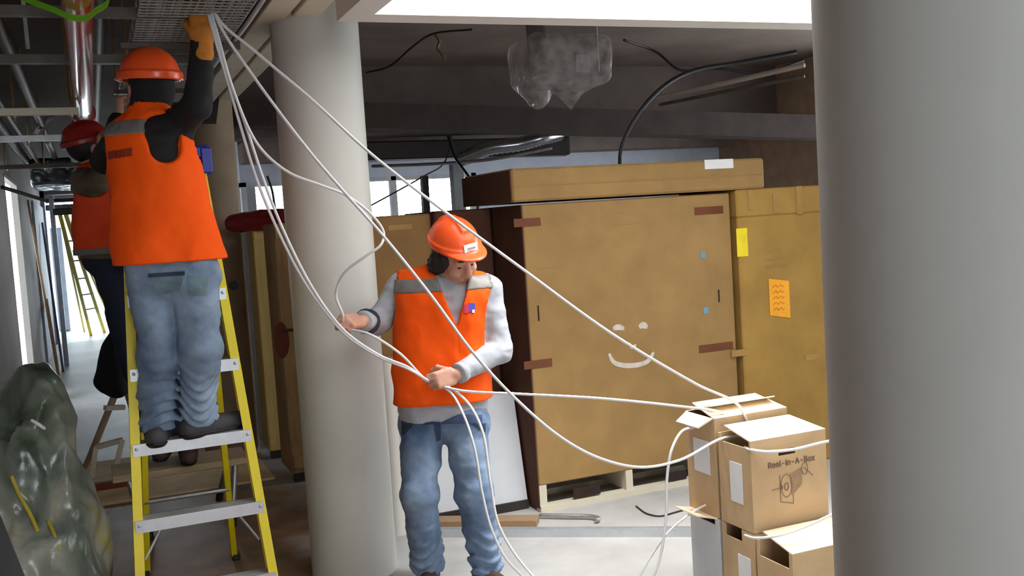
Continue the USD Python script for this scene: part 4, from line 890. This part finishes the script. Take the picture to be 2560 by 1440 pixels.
# ================================================================ CRATES LEFT OF THE LIT COLUMN
m_ply = M('plywood_yellow', (206, 178, 108), .75, var=.1, stretch=(10, 10, 1), scale=3); m_ply2 = M('plywood_brown', (166, 132, 88), .8, var=.18, stretch=(8, 8, 1), scale=3)
def crate(label, pl, pr, pt, yb, mat, depth, z1=None):
    x0, x1 = ony(pl, 900, yb)[0], ony(pr, 900, yb)[0]; zt = z1 or ony((pl + pr) / 2 - 20, pt, yb)[2]
    t = thing('plywood_crate', label, 'crate', (x0, yb, 0)); put('panel', box((x0, yb, .06), (x1, yb + depth, zt), .008), mat, t)
    put('base_batten', box((x0 + .02, yb + .02, 0), (x1 - .02, yb + .1, .06)), m_dark, t); put('batten', box((x0 + .01, yb - .02, zt - .1), (x1 - .01, yb, zt - .02)), mat, t); put('batten', box((x0 + .01, yb - .02, .1), (x1 - .01, yb, .18)), mat, t)
    return t, x0, x1, zt
tA, ax0, ax1, az = crate('yellow plywood crate standing left of the lit column, under the red sheeting', 655, 720, 562, 7.35, m_ply, .28)
tB, bx0, bx1, bz_ = crate('brown plywood crate with a dark red stain, left edge of the lit column', 708, 800, 556, 6.55, m_ply2, .4)
c = ony(704, 850, 6.548); put('stain', hullmesh(np.array([c + (.05 * math.cos(a), z_, .12 * math.sin(a)) for a in np.linspace(0, 6.28, 16)[:-1] for z_ in (-.001, .004)])), M('red_stain', (104, 44, 26), .8), tB, label='dark red oval stain')
put('strap', box((bx0 - .002, 6.545, 1.0), (bx1, 6.549, 1.02)), m_dark, tB)
rf = folds(rcone((ax0 - .12, 7.4, az + .03), (bx1, 7.2, az + .03), .07, .08), .03, 8, seed=2)
put('red_sheeting', surfnet(rf, (ax0 - .4, 6.9, az - .2), (bx1 + .2, 7.5, az + .3), .012), M('red_plastic', (130, 26, 34), .35, var=.15), label='crumpled red plastic sheeting lying on top of the plywood crates', cat='plastic sheet', smooth=True)
put('dark_board', box((1.12, 7.75, 0), (1.28, 9.3, 1.7), .01), M('backing_darkbrown', (70, 54, 44), .85), label='dark brown panel added for the dark gap behind the plywood crates', cat='board')  # added dark panel standing in for the darkness between column and crates

# ================================================================ LEFT WALL AND FOREGROUND
m_pine = M('pine_plank', (206, 172, 132), .7, var=.1, stretch=(8, 8, 1), scale=4); m_stud = M('steel_stud', (150, 158, 172), .4, .6, var=.1)
def lean(name, label, cat, f0, t0, w, th, mat, xw=XL):
    a = onz(*f0, 0.0); b = onx(*t0, xw + .065); return put(name, bar(a, b, w, th, (1, 0, 0)), mat, label=label, cat=cat)
lean('leaning_plank', 'long narrow pine plank leaning on the left wall beside the daylit doorway', 'plank', (182, 1145), (70, 505), .06, .022, m_pine)
lean('leaning_plank', 'short broad pine plank leaning low on the left wall behind the long one', 'plank', (158, 1000), (118, 755), .1, .02, m_pine)
lean('steel_stud', 'dark steel stud leaning on the left wall behind the planks', 'metal stud', (158, 930), (106, 560), .06, .03, m_stud)
sy_ = onz(172, 862, 0); put('steel_stud', box((XL + .24, min(sy_[1], 15.0), 0), (XL + .3, min(sy_[1], 15.0) + .08, 2.35)), m_stud, label='upright steel stud near the far end of the left wall', cat='metal stud')
a0, a1 = onx(96, 700, XL)[1], onx(128, 700, XL)[1]
put('wall_board', box((XL + .002, a0, .02), (XL + .03, a1, 2.3)), m_wallblue, label='pale blue board fixed on the left wall beyond the doorway', cat='wall board')
a0, a1 = onx(134, 700, XL)[1], onx(142, 700, XL)[1]
put('stacked_sheets', box((XL + .01, a0, .02), (XL + .22, a0 + 1.2, 2.0), .01), m_stud, label='grey stack of sheets standing at the far end of the left wall', cat='sheets')
put('wall_bracket', seg(onx(2, 468, XL) + (.01, 0, 0), onx(2, 468, XL) + (.35, .6, -.12), .018), m_dark, label='dark rod sticking out of the left wall across the doorway', cat='rod')
put('wall_pipe_sleeve', seg(onx(14, 690, XL), onx(14, 690, XL) + (.001, 0, 0), .01), m_dark, label='small dark fixing on the left wall near the picture edge', cat='fixing')

# bundle wrapped in sheeting
D = 4.35
wf = smin(.1, rcone(at(20, 1520, D), at(70, 1040, D + .05), .3, .12), rcone(at(130, 1560, D - .05), at(95, 1130, D), .26, .13), rcone(at(-60, 1500, D), at(-10, 1090, D), .3, .15), rcone(at(80, 1050, D + .05), at(82, 985, D + .08), .1, .055))
wf = ridges(ridges(folds(wf, .09, 4.0, (1, 1, .7), 21), .035, 5.5, (1, 1, .4), 22), .013, 15, (1, 1, .35), 25); b_ = at(60, 1300, D)
m_sheetg = usdkit.material(stage, '/World/Looks/murky_sheeting', {'g': ('geometry', {}), 'mp': ('mapping', {'scale': (1, 1, .55)}), 'n': ('noise_texture', {'scale': 5.0, 'detail': 4.0, 'distortion': .6}),
    'r': ('rgb_ramp', {'ramp': [(.3, lin((58, 74, 58))), (.45, lin((112, 124, 112))), (.6, lin((160, 162, 152))), (.72, lin((168, 160, 84)))]}), 'p': ('principled_bsdf', {'roughness': .28, 'specular_ior_level': .5, 'coat_weight': .4, 'coat_roughness': .15}),
    'n2': ('noise_texture', {'scale': 24.0, 'detail': 3.0}), 'b': ('bump', {'strength': .25, 'distance': .01})}, [('g.position', 'mp.vector'), ('mp.vector', 'n.vector'), ('n.fac', 'r.fac'), ('r.color', 'p.base_color'), ('mp.vector', 'n2.vector'), ('n2.fac', 'b.height'), ('b.normal', 'p.normal')], surface='p.BSDF')
t = thing('wrapped_bundle', 'bulky bundle wrapped in murky grey green plastic sheeting at lower left', 'bundle', (b_[0], b_[1], 0))
put('sheeting', surfnet(inter(wf, plane((0, 0, .002), (0, 0, -1)), plane((XL + .012, 0, 0), (-1, 0, 0))), np.array((b_[0] - .8, b_[1] - .7, -.02)), np.array((b_[0] + .7, b_[1] + .8, 1.35)), .012), m_sheetg, t, smooth=True)
m_ystrap = M('yellow_strap', (190, 176, 60), .6)
def drape(pts, r=.02):
    o = march_many([at(x, y, 3.4) for x, y in pts], [ray(x, y) for x, y in pts], wf); return tube(spline(o, 6), r, 6)
put('yellow_strap', drape([(28, 1190), (50, 1240), (75, 1285), (95, 1330)], .009), m_ystrap, t, smooth=True); put('yellow_strap', drape([(120, 1300), (135, 1335), (150, 1375)], .008), m_ystrap, t, smooth=True)
put('tape_strip', drape([(78, 1050), (95, 1060), (112, 1072)], .008), m_paper, t, smooth=True)
A_, B_ = at(-60, 1160, 3.3), at(72, 1490, 3.1)
put('black_case', plate(A_, B_, at(-40, 1560, 3.0), at(-160, 1300, 3.1), .05), m_black, label='black slanting case edge in the bottom left corner of the picture', cat='case')

put('floor_sheet', box((-.45, 6.75, .001), (1.0, 8.1, .014)), M('plywood_pale', (214, 188, 142), .75, var=.08), label='pale plywood sheet lying on the corridor floor behind the stepladder', cat='plywood sheet')
# trestle, plank and jacket by the third worker
zs3 = min(J3['toeL'][2], J3['toeR'][2], J3['ankL'][2] - .04, J3['ankR'][2] - .04) - .04
pa = onz(330, 1190, zs3); pb = onz(610, 1166, zs3); yp = .5 * (J3['ankL'][1] + J3['ankR'][1]) + .05
m_planky = M('scaffold_plank', (178, 156, 122), .8, var=.12, stretch=(1, 10, 10), scale=4)
xl, xr = pa[0] - .1, pb[0] + .06
t = thing('scaffold_plank', 'scaffold plank on thin metal legs, the red-hatted worker standing on it', 'plank', (xl, yp, 0))
put('plank', box((xl, yp - .13, zs3 - .04), (xr, yp + .2, zs3 - .002), .004), m_planky, t)
for s, xx in ((0, xl + .08), (1, xr - .08)):
    for yy, dy in ((yp - .1, -.05), (yp + .17, .3)):
        put('leg', tube([(xx, yy, zs3 - .04), (xx + (.04 if s == 0 else -.02), yy + dy * .5, zs3 * .5), (xx + (.08 if s == 0 else -.04), yy + dy, .05)], .018, 8), m_galv, t, smooth=True)
        put('leg_foot', seg((xx + (.076 if s == 0 else -.038), yy + dy * .95, .07), (xx + (.085 if s == 0 else -.045), yy + dy * 1.04, .0), .023, 8), m_black, t)
m_tan = M('tan_pole', (176, 156, 128), .7, var=.08)
t = thing('trestle', 'tan wooden trestle with a small white frame and red foot bar, by the plank', 'trestle', onz(230, 1212, 0))
f0 = onz(196, 1214, 0); tp = at(306, 940, 6.35); f1 = onz(340, 1190, 0)
put('pole', tube([f0, (f0 + tp) / 2, tp], .022, 8), m_tan, t, smooth=True); put('pole', tube([f1 + (.1, .3, 0), (f1 + (.1, .3, 0) + tp) / 2, tp], .022, 8), m_tan, t, smooth=True)
q = [at(240, 1118, 6.5), at(306, 1100, 6.5), at(284, 1192, 6.45), at(228, 1200, 6.45)]
for a, b in zip(q, q[1:] + q[:1]): put('frame_bar', bar(a, b, .03, .03, (0, 1, .2)), m_cream, t)
put('foot_bar', bar(onz(196, 1226, .03), onz(345, 1204, .03), .06, .06), M('red_wood', (120, 56, 36), .8), t); put('cross_bar', bar(at(262, 1020, 6.4), at(310, 1018, 6.5), .03, .04, (0, 1, 0)), m_cream, t)
jq = [at(x, y, d) for x, y in ((300, 770), (320, 800), (318, 1000), (240, 998), (250, 900), (285, 790)) for d in (5.98, 6.1)]
jf = folds(smin(.05, rcone(at(305, 800, 6.05), at(290, 960, 6.05), .05, .09), rcone(at(285, 860, 6.05), at(262, 955, 6.05), .05, .07)), .03, 8, (1, 1, .5), 4)
jc = at(285, 900, 6.05); jf = inter(jf, plane(at(270, 1008, 6.05), (0, 0, -1)))
put('black_jacket', surfnet(jf, jc - (.4, .4, .5), jc + (.4, .4, .45), .012), m_blackcloth, label='black jacket hanging on the trestle beside the red-hatted worker', cat='jacket', smooth=True)
